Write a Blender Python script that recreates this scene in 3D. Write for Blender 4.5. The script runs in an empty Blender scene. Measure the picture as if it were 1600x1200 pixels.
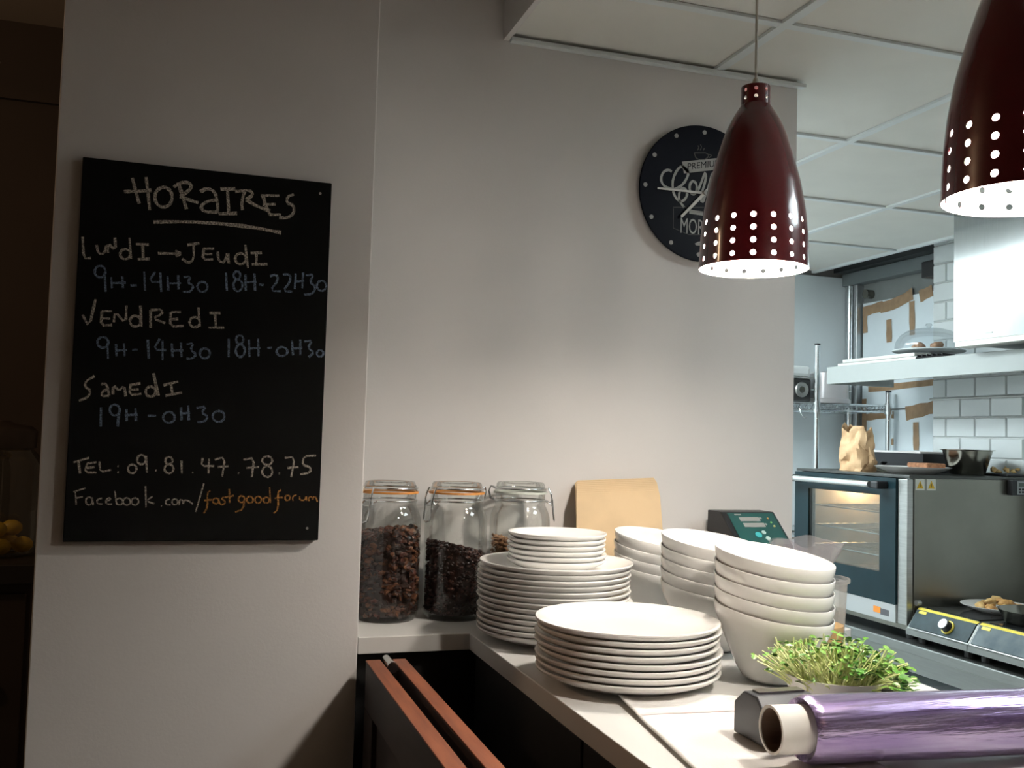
import bpy, bmesh, math, random
from mathutils import Vector, Matrix, noise

S = bpy.context.scene
COL = S.collection
R = math.radians
rnd = random.Random(7)

# ---------------------------------------------------------------- camera
cam_d = bpy.data.cameras.new('camera')
cam = bpy.data.objects.new('camera', cam_d)
COL.objects.link(cam)
cam_d.sensor_fit = 'HORIZONTAL'
cam_d.sensor_width = 36.0
cam_d.lens = 36.0 * 1514.7 / 1600.0
cam_d.clip_start = 0.02
yaw, pitch, roll = R(18.052), R(3.106), R(1.594)
fw = Vector((math.sin(yaw) * math.cos(pitch), math.cos(yaw) * math.cos(pitch), math.sin(pitch)))
rt = Vector((math.cos(yaw), -math.sin(yaw), 0))
up = rt.cross(fw)
rt2 = rt * math.cos(roll) + up * math.sin(roll)
up2 = up * math.cos(roll) - rt * math.sin(roll)
cam.matrix_world = Matrix(((rt2.x, up2.x, -fw.x, 0), (rt2.y, up2.y, -fw.y, 0), (rt2.z, up2.z, -fw.z, 1.45), (0, 0, 0, 1)))
S.camera = cam

# ---------------------------------------------------------------- world and exposure
world = bpy.data.worlds.new('world')
S.world = world
world.use_nodes = True
bg = world.node_tree.nodes['Background']
bg.inputs[0].default_value = (1.0, 0.74, 0.50, 1)
bg.inputs[1].default_value = 0.022
S.view_settings.view_transform = 'Standard'
S.view_settings.look = 'None'
S.view_settings.gamma = 1.0
S.view_settings.use_curve_mapping = False
S.view_settings.exposure = 0.64
BULB = 275.0         # emission of the pendant bulbs
TUBE = 8.4          # emission of the kitchen ceiling panels
# warm fill light added behind the camera for the dim ambient light
ld = bpy.data.lights.new('dining_fill_light', 'AREA')
ld.shape = 'DISK'
ld.size = 0.7
ld.energy = 6.6
ld.color = (1.0, 0.62, 0.33)
lo = bpy.data.objects.new('dining_fill_light', ld)
COL.objects.link(lo)
lo.location = (0.9, -1.6, 2.6)
lo.rotation_euler = (R(25), 0, 0)

# unseen fill light added to lift the dark room at the far left
pd = bpy.data.lights.new('left_fill_light', 'POINT')
pd.shadow_soft_size = 0.1
pd.energy = 16.0
pd.color = (1.0, 0.66, 0.40)
po = bpy.data.objects.new('left_fill_light', pd)
COL.objects.link(po)
po.location = (-1.9, 2.3, 2.5)

# ---------------------------------------------------------------- materials
MATS = {}


def mat(name, col=(0.8, 0.8, 0.8), rough=0.5, metal=0.0, var=0.0, vscale=8.0, bump=0.0, bscale=60.0, stretch=(1, 1, 1),
        coat=0.0, emit=None, estr=0.0, col2=None, spec=0.5, detail=4.0):
    if name in MATS:
        return MATS[name]
    m = bpy.data.materials.new(name)
    m.use_nodes = True
    nt = m.node_tree
    b = nt.nodes['Principled BSDF']
    b.inputs['Base Color'].default_value = (*col, 1)
    b.inputs['Roughness'].default_value = rough
    b.inputs['Metallic'].default_value = metal
    b.inputs['Specular IOR Level'].default_value = spec
    if coat:
        b.inputs['Coat Weight'].default_value = coat
        b.inputs['Coat Roughness'].default_value = 0.06
    if emit:
        b.inputs['Emission Color'].default_value = (*emit, 1)
        b.inputs['Emission Strength'].default_value = estr
    tc = nt.nodes.new('ShaderNodeTexCoord')
    mp = nt.nodes.new('ShaderNodeMapping')
    mp.inputs['Scale'].default_value = stretch
    nt.links.new(tc.outputs['Object'], mp.inputs['Vector'])
    if var or col2:
        n = nt.nodes.new('ShaderNodeTexNoise')
        n.inputs['Scale'].default_value = vscale
        n.inputs['Detail'].default_value = detail
        nt.links.new(mp.outputs[0], n.inputs['Vector'])
        mix = nt.nodes.new('ShaderNodeMix')
        mix.data_type = 'RGBA'
        c2 = col2 or tuple(c * (1 - var) for c in col)
        c1 = col if col2 else tuple(min(1, c * (1 + var * 0.5)) for c in col)
        mix.inputs['A'].default_value = (*c1, 1)
        mix.inputs['B'].default_value = (*c2, 1)
        ramp = nt.nodes.new('ShaderNodeMapRange')
        ramp.inputs[1].default_value = 0.35
        ramp.inputs[2].default_value = 0.65
        nt.links.new(n.outputs['Fac'], ramp.inputs[0])
        nt.links.new(ramp.outputs[0], mix.inputs['Factor'])
        nt.links.new(mix.outputs['Result'], b.inputs['Base Color'])
    if bump:
        n2 = nt.nodes.new('ShaderNodeTexNoise')
        n2.inputs['Scale'].default_value = bscale
        n2.inputs['Detail'].default_value = 5
        nt.links.new(mp.outputs[0], n2.inputs['Vector'])
        bp = nt.nodes.new('ShaderNodeBump')
        bp.inputs['Strength'].default_value = bump
        bp.inputs['Distance'].default_value = 0.004
        nt.links.new(n2.outputs['Fac'], bp.inputs['Height'])
        nt.links.new(bp.outputs[0], b.inputs['Normal'])
    MATS[name] = m
    return m


def clear(name, tint=(1, 1, 1), gloss=1.0, rough=0.02, base=0.04, milky=0.0, milk=(0.8, 0.8, 0.8)):
    """thin clear sheet: see-through with a fresnel shine, optionally milky"""
    if name in MATS:
        return MATS[name]
    m = bpy.data.materials.new(name)
    m.use_nodes = True
    nt = m.node_tree
    nt.nodes.clear()
    out = nt.nodes.new('ShaderNodeOutputMaterial')
    tr = nt.nodes.new('ShaderNodeBsdfTransparent')
    tr.inputs[0].default_value = (*tint, 1)
    gl = nt.nodes.new('ShaderNodeBsdfGlossy')
    gl.inputs['Roughness'].default_value = rough
    lw = nt.nodes.new('ShaderNodeLayerWeight')
    lw.inputs[0].default_value = 0.25
    mr = nt.nodes.new('ShaderNodeMapRange')
    mr.inputs[3].default_value = base
    mr.inputs[4].default_value = gloss
    nt.links.new(lw.outputs['Fresnel'], mr.inputs[0])
    mx = nt.nodes.new('ShaderNodeMixShader')
    nt.links.new(mr.outputs[0], mx.inputs[0])
    last = tr
    if milky:
        df = nt.nodes.new('ShaderNodeBsdfDiffuse')
        df.inputs[0].default_value = (*milk, 1)
        tl = nt.nodes.new('ShaderNodeBsdfTranslucent')
        tl.inputs[0].default_value = (*milk, 1)
        ad = nt.nodes.new('ShaderNodeMixShader')
        ad.inputs[0].default_value = 0.5
        nt.links.new(df.outputs[0], ad.inputs[1])
        nt.links.new(tl.outputs[0], ad.inputs[2])
        m2 = nt.nodes.new('ShaderNodeMixShader')
        m2.inputs[0].default_value = milky
        nt.links.new(tr.outputs[0], m2.inputs[1])
        nt.links.new(ad.outputs[0], m2.inputs[2])
        last = m2
    nt.links.new(last.outputs[0], mx.inputs[1])
    nt.links.new(gl.outputs[0], mx.inputs[2])
    nt.links.new(mx.outputs[0], out.inputs[0])
    MATS[name] = m
    return m


WALL = mat('painted_wall', (0.70, 0.675, 0.655), 0.75, var=0.03, vscale=3, bump=0.06, bscale=180)
CEIL = mat('ceiling_panel', (0.74, 0.73, 0.68), 0.85, var=0.03, vscale=6, bump=0.1, bscale=220)
BAR = mat('grid_bar_white', (0.72, 0.76, 0.76), 0.5, var=0.02)
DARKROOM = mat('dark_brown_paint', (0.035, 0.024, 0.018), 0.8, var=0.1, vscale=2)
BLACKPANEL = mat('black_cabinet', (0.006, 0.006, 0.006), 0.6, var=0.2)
WHITETOP = mat('white_laminate', (0.66, 0.655, 0.635), 0.42, var=0.03, vscale=5)
CERAM = mat('white_porcelain', (0.82, 0.81, 0.785), 0.16, var=0.015, vscale=4)
FLOOR = mat('floor_tile', (0.10, 0.085, 0.07), 0.6, var=0.3, vscale=4)
STEEL = mat('brushed_steel', (0.52, 0.52, 0.50), 0.36, 1.0, var=0.1, vscale=14, stretch=(1, 1, 18), bump=0.05, bscale=60)
STEELH = mat('brushed_steel_horizontal', (0.36, 0.37, 0.355), 0.38, 1.0, var=0.04, vscale=14, stretch=(14, 1, 14))
CHROME = mat('chrome_wire', (0.72, 0.75, 0.76), 0.18, 1.0, var=0.05)
DARKSTEEL = mat('polished_steel', (0.30, 0.29, 0.25), 0.2, 1.0, var=0.1)
BLACK = mat('black_plastic', (0.012, 0.012, 0.014), 0.42, var=0.1)
SLATE = mat('chalkboard_black', (0.004, 0.004, 0.0037), 0.85, spec=0.15, var=0.3, vscale=9)
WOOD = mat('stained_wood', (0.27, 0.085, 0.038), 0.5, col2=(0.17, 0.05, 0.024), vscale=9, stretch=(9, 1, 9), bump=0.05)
KRAFT = mat('kraft_paper', (0.68, 0.50, 0.30), 0.75, var=0.08, vscale=12, bump=0.05, bscale=90)
TAPE = mat('brown_tape', (0.34, 0.22, 0.125), 0.35, var=0.15, vscale=30)
PAPER = mat('white_paper', (0.72, 0.80, 0.84), 0.7, var=0.04, vscale=5)
TILE = mat('glazed_tile', (0.60, 0.64, 0.64), 0.12, var=0.03, vscale=10)
GROUT = mat('grout', (0.48, 0.50, 0.49), 0.9, var=0.1)
MAROON = mat('maroon_enamel', (0.105, 0.008, 0.012), 0.22, coat=0.4, var=0.05)
WHITEIN = mat('white_enamel', (0.88, 0.88, 0.86), 0.5, var=0.02)
GLASS = clear('jar_glass', (0.955, 0.97, 0.96), 0.55, 0.02, 0.055)

# ---------------------------------------------------------------- helpers
ORG = {}


class MB:
    """collects geometry; build() links it as one mesh object"""

    def __init__(self):
        self.bm = bmesh.new()

    def face(self, pts):
        vs = [self.bm.verts.new(p) for p in pts]
        try:
            self.bm.faces.new(vs)
        except ValueError:
            pass
        return self

    def poly(self, verts, faces):
        vs = [self.bm.verts.new(p) for p in verts]
        for f in faces:
            try:
                self.bm.faces.new([vs[i] for i in f])
            except ValueError:
                pass
        return self

    def box(self, x0, x1, y0, y1, z0, z1):
        v = [(x, y, z) for z in (z0, z1) for y in (y0, y1) for x in (x0, x1)]
        return self.poly(v, [(0, 2, 3, 1), (4, 5, 7, 6), (0, 1, 5, 4), (2, 6, 7, 3), (0, 4, 6, 2), (1, 3, 7, 5)])

    def prism(self, pts, vec):
        """closed polygon pts (3D, planar) swept along vec"""
        n = len(pts)
        a = [Vector(p) for p in pts]
        b = [p + Vector(vec) for p in a]
        return self.poly(a + b, [tuple(range(n))[::-1], tuple(range(n, 2 * n))] + [(i, (i + 1) % n, n + (i + 1) % n, n + i) for i in range(n)])

    def lathe(self, prof, c=(0, 0, 0), n=40, M=None):
        rows = []
        for r, z in prof:
            if r < 1e-6:
                rows.append([self.bm.verts.new(self._t((0, 0, z), c, M))])
            else:
                rows.append([self.bm.verts.new(self._t((r * math.cos(2 * math.pi * i / n), r * math.sin(2 * math.pi * i / n), z), c, M)) for i in range(n)])
        for a, b in zip(rows, rows[1:]):
            for i in range(n):
                j = (i + 1) % n
                if len(a) == 1 and len(b) == 1:
                    continue
                if len(a) == 1:
                    self.bm.faces.new((a[0], b[j], b[i]))
                elif len(b) == 1:
                    self.bm.faces.new((a[i], a[j], b[0]))
                else:
                    self.bm.faces.new((a[i], a[j], b[j], b[i]))
        return self

    @staticmethod
    def _t(p, c, M):
        p = Vector(p)
        if M:
            p = M @ p
        return p + Vector(c)

    def cyl(self, a, b, r, n=16, r2=None):
        a, b = Vector(a), Vector(b)
        d = b - a
        M = d.to_track_quat('Z', 'Y').to_matrix()
        L = d.length
        return self.lathe([(0, 0), (r, 0), (r if r2 is None else r2, L), (0, L)], a, n, M)

    def tube(self, path, r, n=8, closed=False):
        P = [Vector(p) for p in path]
        rings = []
        m = len(P)
        for i, p in enumerate(P):
            if closed:
                t = P[(i + 1) % m] - P[i - 1]
            else:
                t = P[min(i + 1, m - 1)] - P[max(i - 1, 0)]
            q = t.to_track_quat('Z', 'Y').to_matrix()
            rings.append([self.bm.verts.new(p + q @ Vector((r * math.cos(2 * math.pi * k / n), r * math.sin(2 * math.pi * k / n), 0))) for k in range(n)])
        for i in range(m if closed else m - 1):
            A, B = rings[i], rings[(i + 1) % m]
            for k in range(n):
                try:
                    self.bm.faces.new((A[k], A[(k + 1) % n], B[(k + 1) % n], B[k]))
                except ValueError:
                    pass
        if not closed:
            self.bm.faces.new(rings[0][::-1])
            self.bm.faces.new(rings[-1])
        return self

    def chunk(self, c, s, seed, rough=0.35, sub=1, M=None):
        r_ = random.Random(seed)
        g = bmesh.ops.create_icosphere(self.bm, subdivisions=sub, radius=1.0)
        Q = M or Matrix.Rotation(r_.uniform(0, 6.28), 3, 'Z') @ Matrix.Rotation(r_.uniform(0, 6.28), 3, 'X')
        for v in g['verts']:
            k = 1 + r_.uniform(-rough, rough)
            v.co = Q @ Vector((v.co.x * s[0] * k, v.co.y * s[1] * k, v.co.z * s[2] * k)) + Vector(c)
        return self

    def build(self, name, material, parent=None, bevel=0.0, smooth=None, mats=None, weld=False):
        bm = self.bm
        if weld:
            bmesh.ops.remove_doubles(bm, verts=bm.verts, dist=1e-5)
        bmesh.ops.recalc_face_normals(bm, faces=bm.faces)
        o0 = ORG.get(parent.name if parent else None)
        if o0:
            for v in bm.verts:
                v.co -= o0
        me = bpy.data.meshes.new(name)
        bm.to_mesh(me)
        bm.free()
        me.materials.append(material)
        for x in mats or []:
            me.materials.append(x)
        o = bpy.data.objects.new(name, me)
        COL.objects.link(o)
        if parent:
            o.parent = parent
            if o0:
                ORG[o.name] = o0
        if bevel:
            md = o.modifiers.new('bevel', 'BEVEL')
            md.width = bevel
            md.segments = 2
            md.limit_method = 'ANGLE'
        if smooth is not None:
            me.shade_smooth()
            me.set_sharp_from_angle(angle=R(smooth))
        return o


def tag(o, label=None, cat=None, group=None, kind=None):
    if label:
        o['label'] = label
    if cat:
        o['category'] = cat
    if group:
        o['group'] = group
    if kind:
        o['kind'] = kind
    return o


def thing(name, label, cat, loc=(0, 0, 0), group=None, local=False):
    """Empty at the base; parts are given in world coordinates unless local"""
    o = bpy.data.objects.new(name, None)
    o.empty_display_size = 0.05
    COL.objects.link(o)
    o.location = loc
    if not local:
        ORG[o.name] = Vector(loc)
    return tag(o, label, cat, group)


def copy_tree(o, parent=None):
    c = o.copy()
    COL.objects.link(c)
    c.parent = parent
    for ch in list(o.children):
        copy_tree(ch, c)
    return c


def struct(o):
    o['kind'] = 'structure'
    return o


def ribbon(mb, pts, w, place, jit=0.0):
    """flat stroke of width w along 2D pts; place maps (a, b) to a 3D point"""
    P = [Vector((a, b)) for a, b in pts]
    if len(P) > 2:   # one round of corner cutting
        Q = [P[0]]
        for a, b in zip(P, P[1:]):
            Q += [a * 0.75 + b * 0.25, a * 0.25 + b * 0.75]
        P = Q + [P[-1]]
    rows = []
    for i, p in enumerate(P):
        t = P[min(i + 1, len(P) - 1)] - P[max(i - 1, 0)]
        if t.length < 1e-9:
            t = Vector((1, 0))
        t.normalize()
        nrm = Vector((-t.y, t.x)) * (w / 2) * (1 + rnd.uniform(-jit, jit))
        rows.append((mb.bm.verts.new(place(*(p + nrm))), mb.bm.verts.new(place(*(p - nrm)))))
    for a, b in zip(rows, rows[1:]):
        mb.bm.faces.new((a[0], b[0], b[1], a[1]))


def strokes(s):
    return [[tuple(float(v) / 1000 for v in p.split(',')) for p in st.split(' ')] for st in s.split('|')]


def text_into(mb, s, size, place, sx=1.0):
    """lettering as flat faces; place maps (a, b), centred, to a 3D point"""
    cu = bpy.data.curves.new('lettering', 'FONT')
    cu.body = s
    cu.size = size
    cu.align_x = 'CENTER'
    cu.align_y = 'CENTER'
    cu.resolution_u = 3
    o = bpy.data.objects.new('lettering', cu)
    COL.objects.link(o)
    dg = bpy.context.evaluated_depsgraph_get()
    me = o.evaluated_get(dg).to_mesh()
    mb.poly([place(v.co.x * sx, v.co.y) for v in me.vertices], [tuple(p.vertices) for p in me.polygons])
    bpy.data.objects.remove(o)
    bpy.data.curves.remove(cu)

# handwriting and print as stroke paths, in millimetres on their own surface
CHALK = {
    'title': '75.3,580 81.8,558.3 87.6,539.5|95.8,583.7 99.7,560.2 103.8,530.7|64,556.4 84.5,559.2 105.1,563.2|127.8,569.6 132.9,566 136.2,560 137,552.7 135.1,545.6 131,540.2 125.4,537.4 119.5,537.9 114.4,541.5 111.1,547.5 110.3,554.7 112.2,561.8 116.3,567.2 121.9,570 127.8,569.6|145,580.1 151.4,562.7 159.6,537.8|138.3,571.8 147.8,580.4 161.9,582 166.5,574.9 158.4,564.9 148.8,557.8|148.8,557.8 163.1,553.3 177.5,550.2|179.6,568.7 190.8,576 202.5,571.1 207.6,553.3 208.3,536.6|206,557.7 191.7,554.7 180.6,544.5 186.7,535.9 208.2,538.1|211,576.6 234.2,579.1|222,577.8 225.6,538.3|209.8,535.2 238.8,538.7|249,576 245.3,557.2 247.3,545|234.3,574.5 257.6,580 263.8,573 252.5,562.5|252.5,562.5 270.5,553.6 291.6,547.9|278.6,574.5 283.7,558 291.9,541.7|275.7,572.7 305.5,575.2|279.3,557.5 300.1,560.3|290.4,541.6 309.8,543.5|329.5,579.9 319.1,575.6 318,564.6 330.2,561.2 330.8,547.1 319,538.2 307,538.6',
    'underline': '110.2,511.9 161.9,517.4 207.6,519.1 260.2,518.6 311,513.1',
    'monday': '7,478.5 10,443.8 20.5,446.1|27.6,467.2 30.8,454.3 39,453.5 42.4,467.1|45,456.4 43.5,471.6 56.2,460.9 53.9,481.4|75.6,483.3 79.1,449.6|73,464.2 75.9,462.3 77.7,459.3 78.2,455.7 77.1,452.1 74.7,449.4 71.5,448.1 68.2,448.3 65.3,450.1 63.4,453.2 63,456.8 64,460.3 66.4,463 69.6,464.4 73,464.2|85.6,473.8 104.9,474.7|95.8,473.9 97.7,451.1|89.5,449.8 107.3,451.9|119.4,461.9 152.9,463.9|145.6,468.7 155.1,464.1 146.9,459.2|163.5,479.3 181.8,483.9|173.4,481.6 174.5,456.1 166.3,449.4 156.6,456.1|189.3,475.5 187.8,457.2 204.4,459.2|187.9,475.4 205.1,476.9|188.3,466.3 202.6,467.5|211,472.8 213.2,456.3 223.3,455.6 226.8,475.7 229.2,454.5|254.1,487.3 260.1,449.4|250.5,472.5 253.9,470.5 256,467.2 256.5,463.1 255.2,459.2 252.5,456.2 248.8,454.7 244.9,454.9 241.6,457 239.5,460.3 239,464.3 240.3,468.2 243,471.3 246.7,472.8 250.5,472.5|263.4,474.3 281.1,476.7|272.3,475 273,457.6|265.7,456 290.8,458.1',
    'h1': '37.4,434.3 40.5,432.2 42.4,428.7 42.9,424.6 41.8,420.6 39.3,417.6 36,416.1 32.4,416.4 29.3,418.5 27.4,421.9 26.9,426.1 28,430 30.5,433.1 33.8,434.6 37.4,434.3|41.7,424.4 44.4,393.8|51.4,417.8 53.6,400.4|67.6,420.6 69.8,401.6|51.1,408.1 73.5,410.7|80.5,406.8 90,407.5|100,430.5 102.7,400.2|116.5,431.8 107.6,414.8 127,415.7|124.1,431 127.1,399.9|135.5,425.9 137.6,402.8|151.6,428.7 153.2,405.7|134.9,413.9 156.4,416.1|160.2,426.3 171.4,428.7 166.2,417.8 176.3,414 172.5,403.2 159.8,402.3|192.3,420.7 195.3,418.8 197.3,415.7 197.7,412 196.6,408.4 194.1,405.6 190.7,404.3 187.2,404.6 184.2,406.5 182.3,409.6 181.8,413.3 183,416.9 185.4,419.6 188.8,421 192.3,420.7|225.5,439 228.2,408.8|244.7,442.2 246.7,440.7 248,438.2 248.3,435.3 247.5,432.4 245.9,430.3 243.7,429.2 241.4,429.5 239.4,431 238.1,433.5 237.8,436.4 238.6,439.2 240.2,441.4 242.4,442.5 244.7,442.2|247.5,428.5 250.2,426.3 252,422.6 252.5,418.3 251.4,414.2 249.2,411.1 246.2,409.6 242.9,410 240.2,412.2 238.4,415.8 237.9,420.1 238.9,424.2 241.2,427.4 244.2,428.9 247.5,428.5|256.1,438.4 258.1,411.6|270.7,441.1 272.8,412.1|255.2,424.6 274.2,427.5|278.8,423.3 286.2,422.9|296,438.5 306.3,442.4 309.7,433.3 297,413.9 314.9,414.6|316.8,443.2 328.8,444.1 329.3,431.8 317.9,415.4 332.9,415|337.7,446.4 337.3,419.9|349.8,448.9 349.3,422.4|336.8,432.3 351.8,435|354.5,444.6 368.2,447.2 361,434.2 372.1,425.6 366.4,413.4 352.7,411.8|383.7,437.2 386.8,435.2 388.7,432 389.1,428.1 387.9,424.4 385.4,421.6 382.1,420.2 378.6,420.5 375.6,422.4 373.6,425.7 373.2,429.5 374.4,433.2 376.9,436.1 380.2,437.5 383.7,437.2',
    'friday': '12.8,355.2 23.1,335.5 30.3,381.1|40.5,362.9 40.3,339.5 56.3,342|40.5,362.9 55.3,363.9|41.1,351.2 53.1,352|58.8,346.5 59.3,364.1 76.5,344.7 76,374.1|97,375.5 99.9,341.7|93.1,358.4 96.2,356.4 98.2,353.1 98.6,349.2 97.5,345.5 94.9,342.6 91.5,341.3 87.9,341.6 84.8,343.6 82.8,346.9 82.3,350.8 83.5,354.5 86,357.4 89.4,358.7 93.1,358.4|112.4,369.2 113.7,341.1|112.4,369.2 128.9,371.8 130.7,364.4 115.8,356.1 135.5,349.9|143.1,368.2 142.7,344.4 163.6,347.2|143.1,368.2 158.5,369.3|143,356.3 154.7,358|184.9,378.6 188.6,347.2|182.8,362.2 185.9,360.3 187.8,357.2 188.2,353.5 187.1,349.9 184.6,347.2 181.3,345.9 177.8,346.2 174.8,348.1 172.9,351.3 172.4,354.9 173.6,358.5 176,361.2 179.3,362.5 182.8,362.2|202.4,370.7 219.6,371.8|211,371.3 213.4,348.8|202,346.6 226.4,348.1',
    'h2': '46.7,321.8 49.8,319.8 51.7,316.6 52.2,312.7 51.1,309 48.6,306.2 45.2,304.9 41.6,305.3 38.6,307.3 36.6,310.5 36.2,314.4 37.3,318 39.8,320.8 43.1,322.2 46.7,321.8|50.9,312.5 52.9,287.8|63.6,311.7 65.3,292.8|75.2,313.8 77,293.4|63,301.5 80.3,303.3|87.9,304.3 96.1,304.7|110.4,321.7 113.2,291.5|128.3,324.2 119.4,306 138.8,306.4|132.6,321.5 134,289.6|146.7,317.9 149.1,295.7|160.6,320.1 162.5,296.4|145.8,305.9 164.8,307.6|169.2,317.6 180.4,319.8 175.2,309 185.4,302.1 178.7,294.3 170.2,294.4|200.7,312.2 203.7,310.3 205.6,307.2 206.1,303.5 204.9,299.9 202.4,297.2 199.1,295.9 195.6,296.3 192.5,298.2 190.6,301.4 190.2,305.1 191.3,308.6 193.8,311.3 197.1,312.6 200.7,312.2|234.4,330.4 235.6,300.2|253.6,336.8 255.9,335.1 257.3,332.4 257.6,329.2 256.8,326.1 255,323.8 252.6,322.7 250,323 247.8,324.7 246.4,327.4 246,330.6 246.8,333.7 248.6,336 251.1,337.1 253.6,336.8|255.7,321.8 258.5,319.3 260.3,315.3 260.7,310.6 259.7,306.1 257.5,302.8 254.4,301.2 251.2,301.8 248.4,304.3 246.6,308.2 246.2,312.9 247.2,317.4 249.4,320.7 252.4,322.3 255.7,321.8|266.4,330.7 268.5,301.9|281,333.1 283.1,304.2|265.6,315.5 285.5,318.1|296.4,318.7 303.8,319.1|323.4,321.2 326.7,319.4 328.9,316.6 329.3,313.2 328,309.9 325.2,307.5 321.4,306.2 317.4,306.5 314.1,308.3 311.9,311.1 311.5,314.5 312.8,317.7 315.6,320.2 319.4,321.5 323.4,321.2|336.1,333.2 338.6,308.7|349.6,335.5 350.7,309.3|335.2,319.3 353.2,321.8|355.8,332.8 369.4,335.1 362.3,322.3 373.2,315.1 364.4,306.9|384.9,319.4 386.9,318.1 388.3,316.1 388.5,313.6 387.7,311.2 386,309.4 383.7,308.6 381.3,308.8 379.2,310.1 377.9,312.2 377.6,314.6 378.4,317 380.1,318.8 382.4,319.7 384.9,319.4',
    'saturday': '34.7,259.8 23.1,252.1 20.8,243.3 30.4,236.5 26.9,226.3 14,220|44.6,247.3 52.6,249 57.5,230.4|55.6,240.5 46.5,235.7 46.8,228.5 56.7,229.8|62.8,232 62.1,246.6 71.9,238.2 78.3,247.2 81.8,229.9|87.8,247.7 87.1,231.6 104.7,234.6|86.4,247.6 102.6,251.2|87.6,240.3 100.3,241.5|121.1,268.2 130.2,232.7|120.7,246.5 123.7,244.5 125.6,241.4 126,237.8 124.9,234.3 122.5,231.7 119.3,230.5 115.9,230.9 112.9,232.8 111.1,235.9 110.6,239.6 111.7,243 114.1,245.6 117.3,246.8 120.7,246.5|137.2,249.8 159.2,256.7|148.1,253.2 151.8,234.1|140.7,233.1 165.6,239.1',
    'h3': '46.3,211.1 47.2,180.8|68.9,215.7 71.8,213.6 73.7,210.4 74.1,206.5 73.1,202.8 70.7,200.1 67.6,198.9 64.2,199.3 61.4,201.4 59.5,204.7 59.1,208.5 60.1,212.2 62.5,214.9 65.6,216.2 68.9,215.7|73.3,207.7 71.8,181.6|83.5,209.6 84.9,190.7|97,211.5 98.5,191.1|81.8,199.9 100.8,201.4|115.9,199.9 128.3,200.8|150.6,206.9 154,204.8 156.2,201.5 156.7,197.5 155.4,193.8 152.6,191.1 148.9,189.8 144.9,190.2 141.6,192.3 139.4,195.6 138.9,199.5 140.2,203.3 143,206 146.7,207.3 150.6,206.9|165.2,215.4 166.9,194.7|176.3,218.8 178.2,195.1|164.3,205 179.6,207|189.2,214.8 204.6,218.3 196.6,207.6 208.2,202 201.5,192.8 191.5,192.5|227,211 230.6,208.9 232.8,205.5 233.3,201.5 231.9,197.7 229,194.9 225,193.6 220.8,194.1 217.3,196.2 215,199.6 214.5,203.5 215.9,207.3 218.8,210.1 222.8,211.4 227,211',
    'phone': '10.7,124 32.8,131.6|18,125.6 20.7,107|30.5,122.9 27.2,108.6 44.4,108.8|30.5,122.9 43.7,124.6|29.5,115.8 41.4,117.4|48.2,126.1 49.8,108.9 65.6,113.5|74.4,119.4 76.3,119.1|74.9,109.9 76.8,109.6|98.6,121.9 101.1,120.2 102.7,117.6 103,114.5 102.1,111.6 100.1,109.4 97.4,108.5 94.5,108.9 92,110.6 90.4,113.2 90.1,116.3 91,119.2 93,121.4 95.7,122.3 98.6,121.9|111.5,137.3 114,135.4 115.6,132.5 116,129.2 115.1,126 113.1,123.7 110.3,122.6 107.4,123.1 104.9,124.9 103.3,127.8 103,131.1 103.9,134.3 105.9,136.6 108.6,137.7 111.5,137.3|116.1,136.1 118.6,109.9|130.8,113.6 132.7,113.4|152.6,135 154.7,133.6 156.1,131.3 156.4,128.7 155.6,126.3 153.9,124.5 151.5,123.6 149.1,124 147,125.4 145.6,127.6 145.3,130.2 146.1,132.7 147.8,134.5 150.2,135.3 152.6,135|153.6,123.2 156.3,121.4 158,118.6 158.3,115.3 157.4,112.3 155.2,110 152.3,109 149.2,109.4 146.6,111.2 144.9,114 144.5,117.2 145.5,120.3 147.7,122.6 150.6,123.6 153.6,123.2|169.8,129.8 171.2,109.2|186.6,110.9 188.6,110.7|202.5,134.9 200.3,121.5 220.2,121.9|212,133.6 212.1,109.8|221.1,132.3 236.7,137.1 233.7,105.1|225.9,120.5 243.1,122.2|258,111.1 260,110.8|265.8,133.1 283.1,136.5 280.1,104.8|270.7,119.7 291.1,121.6|306.6,139.2 309.7,137.4 311.7,134.7 312.1,131.4 310.9,128.4 308.3,126.2 304.8,125.1 301.2,125.5 298.1,127.3 296.1,130 295.7,133.3 296.9,136.3 299.5,138.5 302.9,139.6 306.6,139.2|307.3,122.7 310.4,120.5 312.4,117 312.8,113 311.7,109.2 309.1,106.4 305.6,105.2 302,105.7 298.8,108 296.9,111.4 296.4,115.4 297.6,119.2 300.2,122 303.6,123.2 307.3,122.7|323.1,111.5 325.2,111.2|331.9,137.4 348.3,139.3 343.6,105.7|337,120.8 354.9,122.6|382.9,142.1 363.2,141.1 360.8,125.8 374.5,122.9 374.9,113.8 358.4,110.5',
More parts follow.
